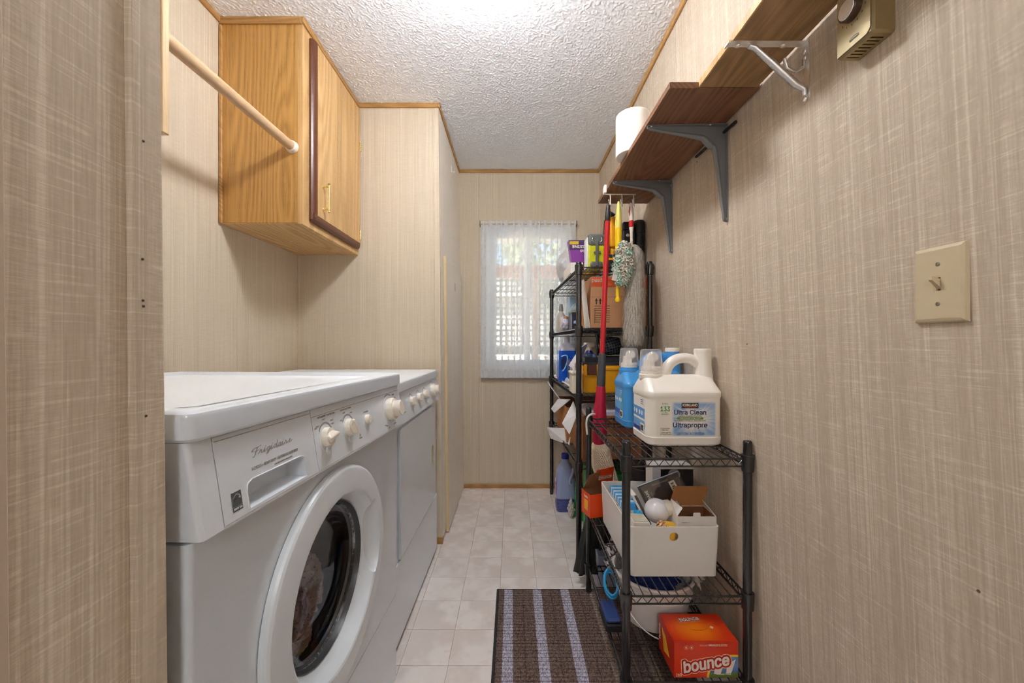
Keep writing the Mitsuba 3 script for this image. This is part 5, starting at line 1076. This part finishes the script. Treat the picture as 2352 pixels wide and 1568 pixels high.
hang('folded_umbrella', 'dark folded umbrella hanging from the far corner of the low rack', [at(1356, 1180, 1.668), at(1352, 1215, 1.668), at(1347, 1260, 1.668), at(1346, 1312, 1.668)], [0.014, 0.024, 0.030, 0.040], 'dark_cloth', 'umbrella', 2)
hang('dark_bag', 'black crumpled fabric bag hanging behind the low rack under the orange box', [at(1388, 1180, 1.70), at(1386, 1220, 1.70), at(1384, 1240, 1.70), at(1380, 1258, 1.70)], [0.030, 0.044, 0.044, 0.022], 'dark_cloth', 'bag', 6)

# ---------------------------------------------------------------- tall rack, top tier
z0 = 1.3972
CL = 'clear'
solo('box', box(0.292, 0.356, 1.94, 2.20, z0, 1.452, 0.001), CARDW, 'white box carrying the purple carton on the tall rack top', 'box')
solo('box', box(0.362, 0.440, 1.96, 2.16, z0, 1.478, 0.001), paint(222, 164, 40, 0.5), 'mustard yellow box behind the lime charger on the tall rack top', 'box')
t = thing('bag_carton', 'upside-down purple carton with yellow strip on the tall rack top', 'carton')
PUR = paint(122, 44, 138, 0.4); x0, x1, zz0, zz1, yb = 0.284, 0.392, 1.4526, 1.566, 1.945
TP = sg.Polygon([(x0+0.016, zz0), (x1-0.016, zz0), (x1, zz1), (x0, zz1)])
part(t, 'carton', ext(TP, 0.055, (0, yb+0.055, 0), U, Vv, N), PUR)
part(t, 'dark_band', ext(sg.Polygon([(x0+0.004, zz1-0.050), (x1-0.004, zz1-0.050), (x1, zz1), (x0, zz1)]), 0.0005, (0, yb, 0), U, Vv, N), paint(66, 34, 84, 0.4))
part(t, 'yellow_strip', ext(sg.box(x0+0.004, zz1-0.022, x0+0.050, zz1-0.006), 0.0005, (0, yb-0.0005, 0), U, Vv, N), paint(206, 170, 40, 0.4))
part(t, 'lettering', text('CUISINE', 0.0125, (0.348, yb-0.0006, zz1-0.0265), -U, -Vv, N, bold=True, width=0.094), paint(236, 224, 214, 0.4), label='upside-down white lettering')
part(t, 'lettering', text('BAGS', 0.0125, (0.368, yb-0.0006, zz1-0.0475), -U, -Vv, N, bold=True, width=0.052), paint(236, 224, 214, 0.4), label='upside-down white lettering')
BAGM = mat('white_bag', {'type': 'principledthin', 'base_color': {'type': 'rgb', 'value': [0.86, 0.86, 0.88]}, 'roughness': 0.4, 'diff_trans': 0.8})
crumple('plastic_bag', 'crumpled white plastic bag behind the purple carton on the tall rack', (0.345, 2.36, z0+0.115), (0.082, 0.14, 0.118), BAGM, 'plastic bag', 31, 1.5, 0.16)
crumple('plastic_bag', 'white plastic bag behind the lime charger on the tall rack top', (0.50, 2.20, z0+0.090), (0.08, 0.10, 0.092), BAGM, 'plastic bag', 37, 1.5, 0.16)
t = thing('tool_charger', 'lime green and grey tool charger on the tall rack top', 'charger')
x0, x1, yb, h = 0.354, 0.438, 1.815, 0.165; LIME = paint(196, 196, 20, 0.4); GR = paint(88, 90, 86, 0.5)
part(t, 'body', rbox(x0, x1, yb, yb+0.085, z0, z0+h-0.01, 0.012), LIME, True)
part(t, 'top_guard', rbox(x0+0.001, x1+0.004, yb-0.006, yb+0.09, z0+h-0.060, z0+h, 0.015), GR, True, label='grey top guard')
part(t, 'bottom_guard', rbox(x0+0.010, x1-0.010, yb-0.005, yb+0.05, z0+0.0005, z0+0.036, 0.012), GR, True, label='grey foot')
part(t, 'strap', cat([box(x0+0.036, x0+0.050, yb-0.010, yb-0.004, z0+0.012, z0+h-0.030, 0.002), box(x0+0.028, x0+0.062, yb-0.008, yb-0.003, z0+0.068, z0+0.080, 0.002)]), GR)
part(t, 'side_strip', box(x0-0.003, x0+0.004, yb+0.002, yb+0.07, z0+0.004, z0+h-0.016, 0.002), paint(222, 226, 226, 0.4))
for dx in (-1, 1): part(t, 'clip', tube([np.array([x0+0.043+dx*0.020, yb-0.008, z0+h-0.020]), np.array([x0+0.043+dx*0.024, yb-0.009, z0+h-0.035]), np.array([x0+0.043+dx*0.015, yb-0.008, z0+h-0.042])], 0.0022, 6), STEEL, True)
t = thing('power_drill', 'yellow and black cordless drill standing behind the yellow brush handle', 'drill')
YD = paint(236, 160, 12, 0.4); BD = paint(30, 30, 32, 0.45)
part(t, 'housing', rbox(0.468, 0.502, 1.845, 1.90, 1.505, 1.655, 0.010), YD, True, label='yellow housing')
part(t, 'grip', tube([np.array([0.458, 1.87, 1.655]), np.array([0.474, 1.87, 1.672]), np.array([0.492, 1.87, 1.660])], [0.014, 0.016, 0.014], 12), BD, True, label='black top grip')
part(t, 'handle', tube([np.array([0.456, 1.87, 1.64]), np.array([0.452, 1.87, 1.56]), np.array([0.458, 1.87, 1.48])], [0.012, 0.013, 0.014], 12), BD, True)
part(t, 'battery', rbox(0.446, 0.512, 1.835, 1.905, z0, 1.470, 0.006), BD, True, label='black battery')
part(t, 'base_plate', rbox(0.440, 0.515, 1.830, 1.91, 1.440, 1.452, 0.003), YD, True)
part(t, 'nose', tube([np.array([0.486, 1.87, 1.51]), np.array([0.484, 1.87, 1.468])], [0.013, 0.016], 12), YD, True)
t = thing('tool_case', 'black case with a round silver badge on the tall rack top', 'case')
part(t, 'case', rbox(0.526, 0.583, 1.83, 1.93, z0, 1.585, 0.006), paint(28, 30, 34, 0.4), True)
part(t, 'lid', rbox(0.527, 0.582, 1.832, 1.928, 1.5855, 1.625, 0.006), paint(24, 25, 28, 0.4), True)
part(t, 'badge', lathe([(0.0085, 0), (0.0085, 0.002), (0.006, 0.003), (0.005, 0.0018), (0, 0.0022)], (0.548, 1.829, 1.558), (0, -1, 0), 20), STEEL, 40, label='silver round badge')
t = thing('speaker_cylinder', 'tall black ribbed cylinder beside the wall on the tall rack top', 'speaker')
part(t, 'body', lathe([(0, 0), (0.026, 0), (0.0275, 0.004), (0.0275, 0.232), (0.024, 0.239), (0, 0.240)], (0.612, 1.865, z0), n=32), paint(26, 26, 27, 0.45), 40)
for k in range(9): part(t, 'rib', lathe([(0.0274, -0.001), (0.0283, 0), (0.0274, 0.001)], (0.612, 1.865, z0+0.08+k*0.014), n=32), paint(20, 20, 21, 0.5), 40)
solo('case', rbox(0.556, 0.628, 1.950, 2.05, z0, 1.490, 0.008), paint(30, 30, 32, 0.5), 'small black case behind the ribbed cylinder on the tall rack', 'case', True)

# second tier
z1 = 1.1172
t = thing('shipping_box', 'brown shipping box with an orange band on the second tier', 'box')
cx0_, cx1_, cy0_, cz1_ = 0.368, 0.628, 1.800, 1.357
part(t, 'carton', box(cx0_, cx1_, cy0_, 2.06, z1, cz1_, 0.002), paint(178, 130, 92, 0.85))
part(t, 'band', ext(sg.box(cx0_+0.001, cz1_-0.048, cx1_-0.001, cz1_-0.002), 0.0006, (0, cy0_, 0), U, Vv, N), paint(216, 92, 44, 0.6), label='orange printed band')
part(t, 'lettering', text('Spend', 0.017, (0.402, cy0_-0.0007, cz1_-0.012), -U, -Vv, N, bold=True, width=0.062), paint(240, 214, 196, 0.6), label='upside-down white lettering')
part(t, 'lettering', text('now', 0.017, (0.590, cy0_-0.0007, cz1_-0.014), -U, -Vv, N, bold=True, width=0.044), paint(240, 214, 196, 0.6), label='upside-down white lettering')
part(t, 'seam', box(cx0_, cx1_, cy0_-0.0004, cy0_, cz1_-0.096, cz1_-0.0945), paint(120, 84, 56, 0.9))
INK = paint(52, 40, 32, 0.8)
for x in (0.392, 0.410):
    part(t, 'arrow', ext(sg.Polygon([(x-0.007, 1.243), (x, 1.257), (x+0.007, 1.243), (x+0.0028, 1.243), (x+0.0028, 1.228), (x-0.0028, 1.228), (x-0.0028, 1.243)]), 0.0005, (0, cy0_, 0), U, Vv, N), INK)
for k in range(8):
    z = 1.220 if k == 0 else 1.208-(k-1)*0.0105; part(t, 'print_line', ext(sg.box(0.384, z-0.0012, 0.455, z+0.0012), 0.0005, (0, cy0_, 0), U, Vv, N), INK)
part(t, 'print_line', ext(sg.box(0.3835, 1.140, 0.3855, 1.210), 0.0005, (0, cy0_, 0), U, Vv, N), INK)
part(t, 'print_corner', ext(sg.box(0.594, 1.296, 0.596, 1.32).union(sg.box(0.580, 1.294, 0.596, 1.297)), 0.0005, (0, cy0_, 0), U, Vv, N), INK)
solo('paper_sheet', plate([(0.334, 1.90, 1.350), (0.338, 1.82, 1.348), (0.366, 1.815, z1+0.001), (0.364, 1.93, z1+0.001)], 0.002), paint(226, 224, 220, 0.7), 'white sheet leaning against the left side of the shipping box', 'sheet')
t = thing('box', 'dark navy box with clear wrap on the second tier of the tall rack', 'box')
part(t, 'carton', box(0.325, 0.440, 2.100, 2.24, z1, 1.212, 0.002), paint(24, 32, 54, 0.4))
part(t, 'lid', box(0.324, 0.441, 2.098, 2.242, 1.2122, 1.228, 0.002), paint(120, 138, 132, 0.5), label='grey-green lid')
part(t, 'wrap', rbox(0.332, 0.434, 2.085, 2.098, 1.150, 1.168, 0.006), paint(160, 178, 220, 0.2), True)
def redbag_fn(p, n, uv): return mix(lin(206, 200, 214), mix(lin(112, 36, 42), lin(196, 132, 70), noise(p.x*90, p.y*50, p.z*90)), smoothstep(0.42, 0.55, noise(p.x*34, p.y*20, p.z*30+3)))
mat('red_bag', pr(proc(redbag_fn), 0.2))
crumple('snack_bag', 'clear bag with reddish contents beside the navy box on the second tier', (0.315, 2.30, z1+0.046), (0.036, 0.055, 0.048), 'red_bag', 'bag', 41, 1.4, 0.12)
t = thing('squeeze_bottle', 'off-white bottle with grey neck beside the corner post by the window', 'bottle')
part(t, 'body', lathe([(0, 0), (0.030, 0), (0.032, 0.005), (0.032, 0.06), (0.026, 0.105), (0.014, 0.130), (0.012, 0.135), (0, 0.135)], (0.318, 2.52, z1+0.0005), n=24), paint(196, 188, 178, 0.4), 40)
part(t, 'neck', lathe([(0.013, 0.1352), (0.015, 0.142), (0.013, 0.165), (0.008, 0.182), (0, 0.183)], (0.318, 2.52, z1+0.0005), n=20), paint(140, 142, 136, 0.4), 40)
solo('box', box(0.372, 0.470, 2.50, 2.62, z1, 1.345, 0.002), paint(168, 200, 226, 0.5), 'pale blue upright box by the window on the second tier', 'box')
solo('box', box(0.460, 0.600, 2.16, 2.45, z1, 1.330, 0.003), paint(120, 178, 216, 0.45), 'sky-blue box behind the shipping box on the second tier', 'box')
crumple('plastic_bag', 'clear bluish plastic bag between the white sheet and pale blue box', (0.395, 2.36, z1+0.090), (0.055, 0.09, 0.092), paint(176, 200, 216, 0.25), 'plastic bag', 43, 1.6, 0.16)

# third tier
z2 = 0.8102
t = thing('washer_fluid_jug', 'half-clear jug of bright blue fluid on the third tier by the window', 'jug')
jc = (0.332, 2.36); BLU = mat('blue_fluid', pr(lin(18, 84, 196), 0.15, specular=0.5)); HAZ = paint(186, 184, 198, 0.25)
part(t, 'fluid_body', loft([rrect(*jc, hx, hy, 0.02, z2+z) for z, hx, hy in ((0.0, 0.048, 0.055), (0.006, 0.053, 0.06), (0.17, 0.053, 0.06), (0.190, 0.053, 0.06))]), BLU, 30, label='bright blue filled part')
part(t, 'shoulder', loft([rrect(*jc, hx, hy, r, z2+z) for z, hx, hy, r in ((0.1902, 0.053, 0.06, 0.02), (0.205, 0.049, 0.055, 0.02), (0.222, 0.030, 0.03, 0.02), (0.238, 0.018, 0.018, 0.016), (0.252, 0.017, 0.017, 0.016))]), HAZ, 30, label='clear shoulder')
part(t, 'cap', lathe([(0.020, 0.2522), (0.020, 0.272), (0.018, 0.275), (0, 0.275)], (*jc, z2), n=24), paint(206, 204, 210, 0.3), 40)
part(t, 'handle_edge', tube(spl([np.array([0.292, 2.2985, z2+0.155]), np.array([0.325, 2.2985, z2+0.160]), np.array([0.328, 2.2985, z2+0.13]), np.array([0.312, 2.2985, z2+0.085]), np.array([0.296, 2.2985, z2+0.070])], 20), 0.0035, 8), paint(170, 214, 240, 0.2), True)
part(t, 'handle_hollow', ext(sg.Polygon([(0.289, z2+0.075), (0.308, z2+0.086), (0.322, z2+0.13), (0.320, z2+0.152), (0.289, z2+0.150)]), 0.002, (0, 2.3002, 0), U, Vv, N), paint(20, 40, 84, 0.3))
t = thing('tool_box', 'yellow tool box with black lid and brown latch on the third tier', 'tool box')
tx0_, tx1_, tyy = 0.333, 0.600, 1.825
part(t, 'body', loft([rrect((tx0_+tx1_)/2, tyy+0.10, (tx1_-tx0_)/2-d, 0.10-d, 0.008, z2+z) for z, d in ((0.0, 0.008), (0.004, 0.006), (0.112, 0.0), (0.130, 0.0))]), paint(226, 158, 14, 0.4), 30)
part(t, 'ledge', box(tx0_-0.002, tx1_+0.002, tyy-0.004, tyy+0.204, z2+0.108, z2+0.122, 0.002), paint(226, 158, 14, 0.4))
part(t, 'lid', rbox(tx0_-0.002, tx1_+0.002, tyy-0.002, tyy+0.202, z2+0.1302, z2+0.146, 0.004), paint(34, 34, 36, 0.45), True, label='black lid')
lt = part(t, 'latch', box(tx0_+0.020, tx0_+0.064, tyy-0.008, tyy-0.003, z2+0.086, z2+0.134, 0.002), paint(84, 46, 30, 0.35), label='brown latch')
for x in (tx0_+0.006, tx0_+0.066): part(t, 'latch_post', box(x, x+0.013, tyy-0.010, tyy+0.001, z2+0.082, z2+0.136, 0.002), paint(232, 170, 26, 0.4))
t = thing('tool_tray', 'black tray of hand tools resting on the yellow tool box', 'tray')
ZR = z2+0.1465
part(t, 'tray', man2tm(m3.Manifold.cube((0.25, 0.17, 0.022)).translate((0.345, tyy+0.01, ZR)) - m3.Manifold.cube((0.242, 0.162, 0.03)).translate((0.349, tyy+0.014, ZR+0.003))), paint(22, 24, 28, 0.5))
for i, (x, y, c, s) in enumerate(((0.372, 1.885, (44, 56, 92), (0.030, 0.022, 0.020)), (0.398, 1.875, (70, 84, 120), (0.016, 0.016, 0.018)), (0.420, 1.900, (230, 170, 30), (0.012, 0.02, 0.012)))):
    solo('tape_measure', tm(trimesh.creation.icosphere(3).vertices*np.array(s)*1.0+np.array([x, y, ZR+0.0035+s[2]]), trimesh.creation.icosphere(3).faces), paint(*c, 0.35), ('dark blue rounded tool in the black tray', 'grey-blue small tool in the black tray', 'yellow rounded tool in the black tray')[i], 'tool', True)
t = thing('spray_bottle', 'blue bottle with off-white spray trigger behind the red mop pole', 'spray bottle')
sb = np.array([0.415, 2.08, z2+0.0005])
part(t, 'bottle', lathe([(0, 0), (0.040, 0), (0.042, 0.006), (0.042, 0.13), (0.030, 0.165), (0.014, 0.195), (0.013, 0.21), (0, 0.21)], sb, n=28), paint(22, 42, 120, 0.25), 40, label='deep blue bottle')
part(t, 'head', cat([rbox(0.385, 0.445, 2.066, 2.094, z2+0.212, z2+0.240, 0.007), lathe([(0.015, 0.196), (0.016, 0.214), (0, 0.2142)], sb, n=18)]), paint(226, 214, 198, 0.35), 40, label='off-white spray head')
part(t, 'trigger', tube([np.array([0.402, 2.08, z2+0.214]), np.array([0.396, 2.08, z2+0.195]), np.array([0.386, 2.08, z2+0.176])], [0.006, 0.005, 0.004], 8), paint(226, 214, 198, 0.35), True)
def check_fn(p, n, uv):
    a = dr.abs(dr.sin(p.x*230+p.z*60)); b = dr.abs(dr.sin(p.z*230-p.x*60)); return mix(lin(24, 28, 36), lin(92, 98, 106), smoothstep(0.9, 0.98, dr.maximum(a, b)))
mat('check_net', pr(proc(check_fn), 0.6))
crumple('mesh_bag', 'dark checked net bag right of the mop on the third tier', (0.492, 1.945, ZR+0.075), (0.062, 0.05, 0.052), 'check_net', 'bag', 53, 1.4, 0.14)
solo('box', rbox(0.532, 0.590, 1.842, 1.90, ZR+0.0035, ZR+0.075, 0.006), paint(136, 132, 130, 0.25), 'grey see-through box beside the net bag in the black tray', 'box', True)
solo('wedge_lid', plate([(0.338, 2.00, z2+0.150), (0.352, 1.98, z2+0.215), (0.392, 2.02, z2+0.235), (0.372, 2.04, z2+0.165)], 0.006), paint(206, 208, 226, 0.4), 'white plastic lid leaning above the tool tray', 'lid')
solo('box', box(0.376, 0.445, 2.18, 2.29, z2, 0.985, 0.002), paint(176, 166, 178, 0.5), 'pinkish grey box behind the tool tray', 'box')
t = thing('storage_tub', 'cream lidded tub just behind the tall rack post on the third tier', 'tub')
part(t, 'tub', box(0.280, 0.328, 1.80, 1.90, z2, 0.900, 0.003), paint(222, 212, 192, 0.4))
part(t, 'lid', box(0.276, 0.330, 1.796, 1.904, 0.9002, 0.912, 0.003), paint(230, 222, 206, 0.4))
part(t, 'clasp', box(0.280, 0.292, 1.792, 1.7965, 0.905, 0.945, 0.003), paint(234, 228, 216, 0.4))
t = thing('box', 'dark blue box with white labels behind the cream tub', 'box')
part(t, 'carton', box(0.312, 0.372, 2.10, 2.20, z2, 0.955, 0.001), paint(24, 42, 98, 0.4))
for a, b in ((0.90, 0.945), (0.845, 0.88)): part(t, 'label', box(0.314, 0.352, 2.0992, 2.10, a, b), paint(196, 196, 206, 0.5))
solo('flap_lid', plate([(0.302, 2.06, 0.925), (0.330, 2.02, 0.985), (0.338, 1.93, 0.985), (0.308, 1.98, 0.918)], 0.003), paint(220, 218, 226, 0.5), 'white cardboard flap leaning above the cream tub', 'flap')
t = thing('glue_tube', 'translucent squeeze tube lying on the third tier behind the white rod', 'tube')
part(t, 'tube', tube([np.array(q) for q in ((0.308, 2.25, z2+0.012), (0.318, 2.20, z2+0.0225), (0.330, 2.10, z2+0.0225), (0.335, 2.05, z2+0.0225))], [0.005, 0.019, 0.0218, 0.0218], 16), paint(196, 206, 224, 0.15), 40)
part(t, 'end_cap', tube([np.array((0.3345, 2.052, z2+0.0225)), np.array((0.339, 2.005, z2+0.0225))], [0.018, 0.018], 16), paint(160, 172, 206, 0.3), 40)
t = thing('white_rod', 'thin white rod with a round end lying along the third tier edge', 'rod')
part(t, 'rod', cyl((0.290, 2.58, z2+0.006), (0.316, 1.795, z2+0.006), 0.0050, 12), paint(230, 230, 228, 0.3), 40)
part(t, 'knob', lathe([(0, -0.014), (0.010, -0.010), (0.012, 0), (0.010, 0.010), (0, 0.014)], (0.2895, 2.59, z2+0.0125), (0.03, -1, 0), 18), paint(232, 232, 230, 0.3), 40)

# lowest tier and floor under it
z3 = 0.4972
t = thing('carton_box', 'large brown carton on the lowest tier behind the mop handle', 'box')
part(t, 'carton', box(0.330, 0.610, 1.820, 2.10, z3, 0.700, 0.002), paint(150, 98, 62, 0.85))
part(t, 'papers', box(0.345, 0.590, 1.830, 2.08, 0.7003, 0.722, 0.002), paint(206, 206, 220, 0.6), label='pale stack of paper on top')
t = thing('open_carton', 'open carton with white flaps sticking out on the lowest tier', 'carton')
carton(t, 0.300, 0.560, 2.13, 2.58, z3, 0.690, CARD, CARDD)
WF = paint(236, 236, 240, 0.5)
part(t, 'flap', plate([(0.300, 2.58, 0.690), (0.300, 2.36, 0.690), (0.235, 2.36, 0.775), (0.235, 2.58, 0.790)], 0.003), WF, label='white flap')
part(t, 'flap', plate([at(1310, 917, 2.13), at(1282, 916, 2.40), at(1266, 938, 2.42), at(1273, 948, 2.34)], 0.003), WF, label='white flap')
part(t, 'flap', plate([at(1317, 921, 1.97), at(1291, 972, 1.96), at(1308, 997, 1.90), at(1327, 950, 1.88)], 0.003), WF, label='large white printed flap')
part(t, 'flap', plate([at(1257, 981, 2.42), at(1312, 984, 2.15), at(1308, 1022, 2.11), at(1265, 1007, 2.38)], 0.003), WF, label='white flap with pinkish side')
t = thing('softener_jug', 'translucent bluish jug of purple liquid on the floor under the tall rack', 'jug')
jc = (0.338, 2.43)
def jugb_fn(p, n, uv): return mix(lin(64, 70, 132), lin(146, 158, 196), smoothstep(0.080, 0.088, p.z))
mat('jug_haze', pr(proc(jugb_fn), 0.3))
S = [(0.0, 0.056, 0.046, 0.02), (0.006, 0.062, 0.052, 0.024), (0.012, 0.064, 0.054, 0.024)]
for k in range(5): S += [(0.020+k*0.012, 0.0625, 0.0525, 0.024), (0.026+k*0.012, 0.0645, 0.0545, 0.024)]
S += [(0.100, 0.064, 0.054, 0.024), (0.180, 0.062, 0.054, 0.026), (0.235, 0.052, 0.050, 0.026), (0.280, 0.040, 0.036, 0.024), (0.296, 0.026, 0.024, 0.02), (0.318, 0.0215, 0.0215, 0.02)]
part(t, 'body', loft([rrect(jc[0]-(0.006 if z > 0.2 else 0), jc[1], hx, hy, r, z+0.0006) for z, hx, hy, r in S]), 'jug_haze', 30)
part(t, 'grip', tube(spl([np.array([0.372, 2.372, 0.275]), np.array([0.366, 2.370, 0.235]), np.array([0.352, 2.371, 0.195]), np.array([0.372, 2.373, 0.172])], 24), 0.008, 10), paint(170, 180, 212, 0.3), True)
part(t, 'cap', lathe([(0.024, 0.3186), (0.024, 0.345), (0.021, 0.349), (0, 0.349)], (jc[0]-0.006, jc[1], 0.0006), n=24), paint(30, 44, 140, 0.35), 40, label='dark blue cap')
part(t, 'flower_label', ext(sg.box(-0.045, 0.075, 0.030, 0.190).buffer(0.004), 0.0006, (jc[0]-0.0645, jc[1], 0), (0, -1, 0), (0, 0, 1), (-1, 0, 0)), paint(206, 198, 214, 0.4), label='label with purple flowers')
for a, b, r in ((0.0, 0.13, 0.018), (-0.018, 0.155, 0.013), (0.012, 0.105, 0.013), (-0.02, 0.10, 0.010), (0.012, 0.165, 0.010)):
    fl = so.unary_union([sg.Point(a+r*0.62*math.cos(q), b+r*0.62*math.sin(q)).buffer(r*0.42) for q in np.linspace(0, 2*np.pi, 6)[:-1]])
    part(t, 'flower', ext(fl, 0.0004, (jc[0]-0.0653, jc[1], 0), (0, -1, 0), (0, 0, 1), (-1, 0, 0)), paint(168, 76, 190, 0.4))
crumple('cloth', 'greyish white rag on the floor beside the bluish jug', (0.352, 2.315, 0.050), (0.022, 0.05, 0.058), paint(190, 184, 178, 0.9), 'rag', 61)
t = thing('green_bag', 'bright green bag standing behind the orange box under the tall rack', 'bag')
part(t, 'bag', loft([rrect(0.398, 2.31, hx, hy, 0.01, z) for z, hx, hy in ((0.001, 0.018, 0.05), (0.03, 0.022, 0.06), (0.14, 0.016, 0.056), (0.20, 0.012, 0.052))]), paint(60, 170, 66, 0.4), 30)
solo('box', box(0.385, 0.60, 1.90, 2.10, 0.001, 0.400, 0.002), paint(40, 128, 62, 0.5), 'green and white box on the floor under the tall rack', 'box')
solo('carton_box', box(0.425, 0.60, 2.14, 2.62, 0.001, 0.440, 0.002), paint(118, 80, 52, 0.85), 'tall brown carton on the floor behind the bluish jug', 'box')

# ---------------------------------------------------------------- small things on the closet side
t = thing('access_panel', 'tall cream access panel leaning flat on the closet side near the window', 'panel')
part(t, 'sheet', lean(box(0.0050, 0.0180, 2.122, 2.755, 0.012, 1.522, 0.001), XA, 0), 'cream_panel')
part(t, 'edge_strip', lean(box(0.0045, 0.0195, 2.1155, 2.1215, 0.012, 1.522, 0.001), XA, 0), paint(206, 184, 140, 0.5), label='yellowish edge strip')
t = thing('paper_label', 'small white and grey paper label on the closet side by the window', 'label')
Yl = 2.44; xl = XA(1.45)+0.0042
part(t, 'paper', lean(box(0.0041, 0.0047, Yl-0.010, Yl+0.012, 1.525, 1.575), XA, 0), paint(226, 224, 220, 0.6))
part(t, 'grey_tab', lean(box(0.0182, 0.0190, Yl-0.010, Yl+0.012, 1.375, 1.425), XA, 0), paint(150, 146, 142, 0.5))
xl = XA(2.15)+0.0042
solo('wall_hook', cat([box(xl, xl+0.004, 2.425, 2.445, 2.12, 2.165, 0.001), tube([np.array([xl+0.003, 2.435, 2.130]), np.array([xl+0.014, 2.435, 2.122]), np.array([xl+0.020, 2.435, 2.132])], 0.004, 8)]), paint(228, 224, 214, 0.4), 'small white hook high on the closet side below the ceiling', 'hook', 40)

# things of one kind share a group
for stem, phrase in (('shelf_bracket', 'brackets under the wall shelf'), ('wall_shelf_board', 'boards of the wall shelf'), ('detergent_jug', 'detergent jugs on the low rack'), ('wire_rack', 'black wire racks along the right wall'),
                     ('laundry_bundle', 'clothes in the washing machine drum'), ('dryer_sheet_box', 'orange dryer-sheet boxes on the low rack'), ('tape_measure', 'hand tools in the black tray'), ('cloth_bundle', 'cloth bundles under the bin'),
                     ('plastic_bag', 'plastic bags on the tall rack'), ('leafy_tree', 'trees beyond the window')):
    for k in labels:
        if (k == stem or k[:-4] == stem) and k[-3:] != '__': labels[k].setdefault('group', phrase) if 'category' in labels[k] else None
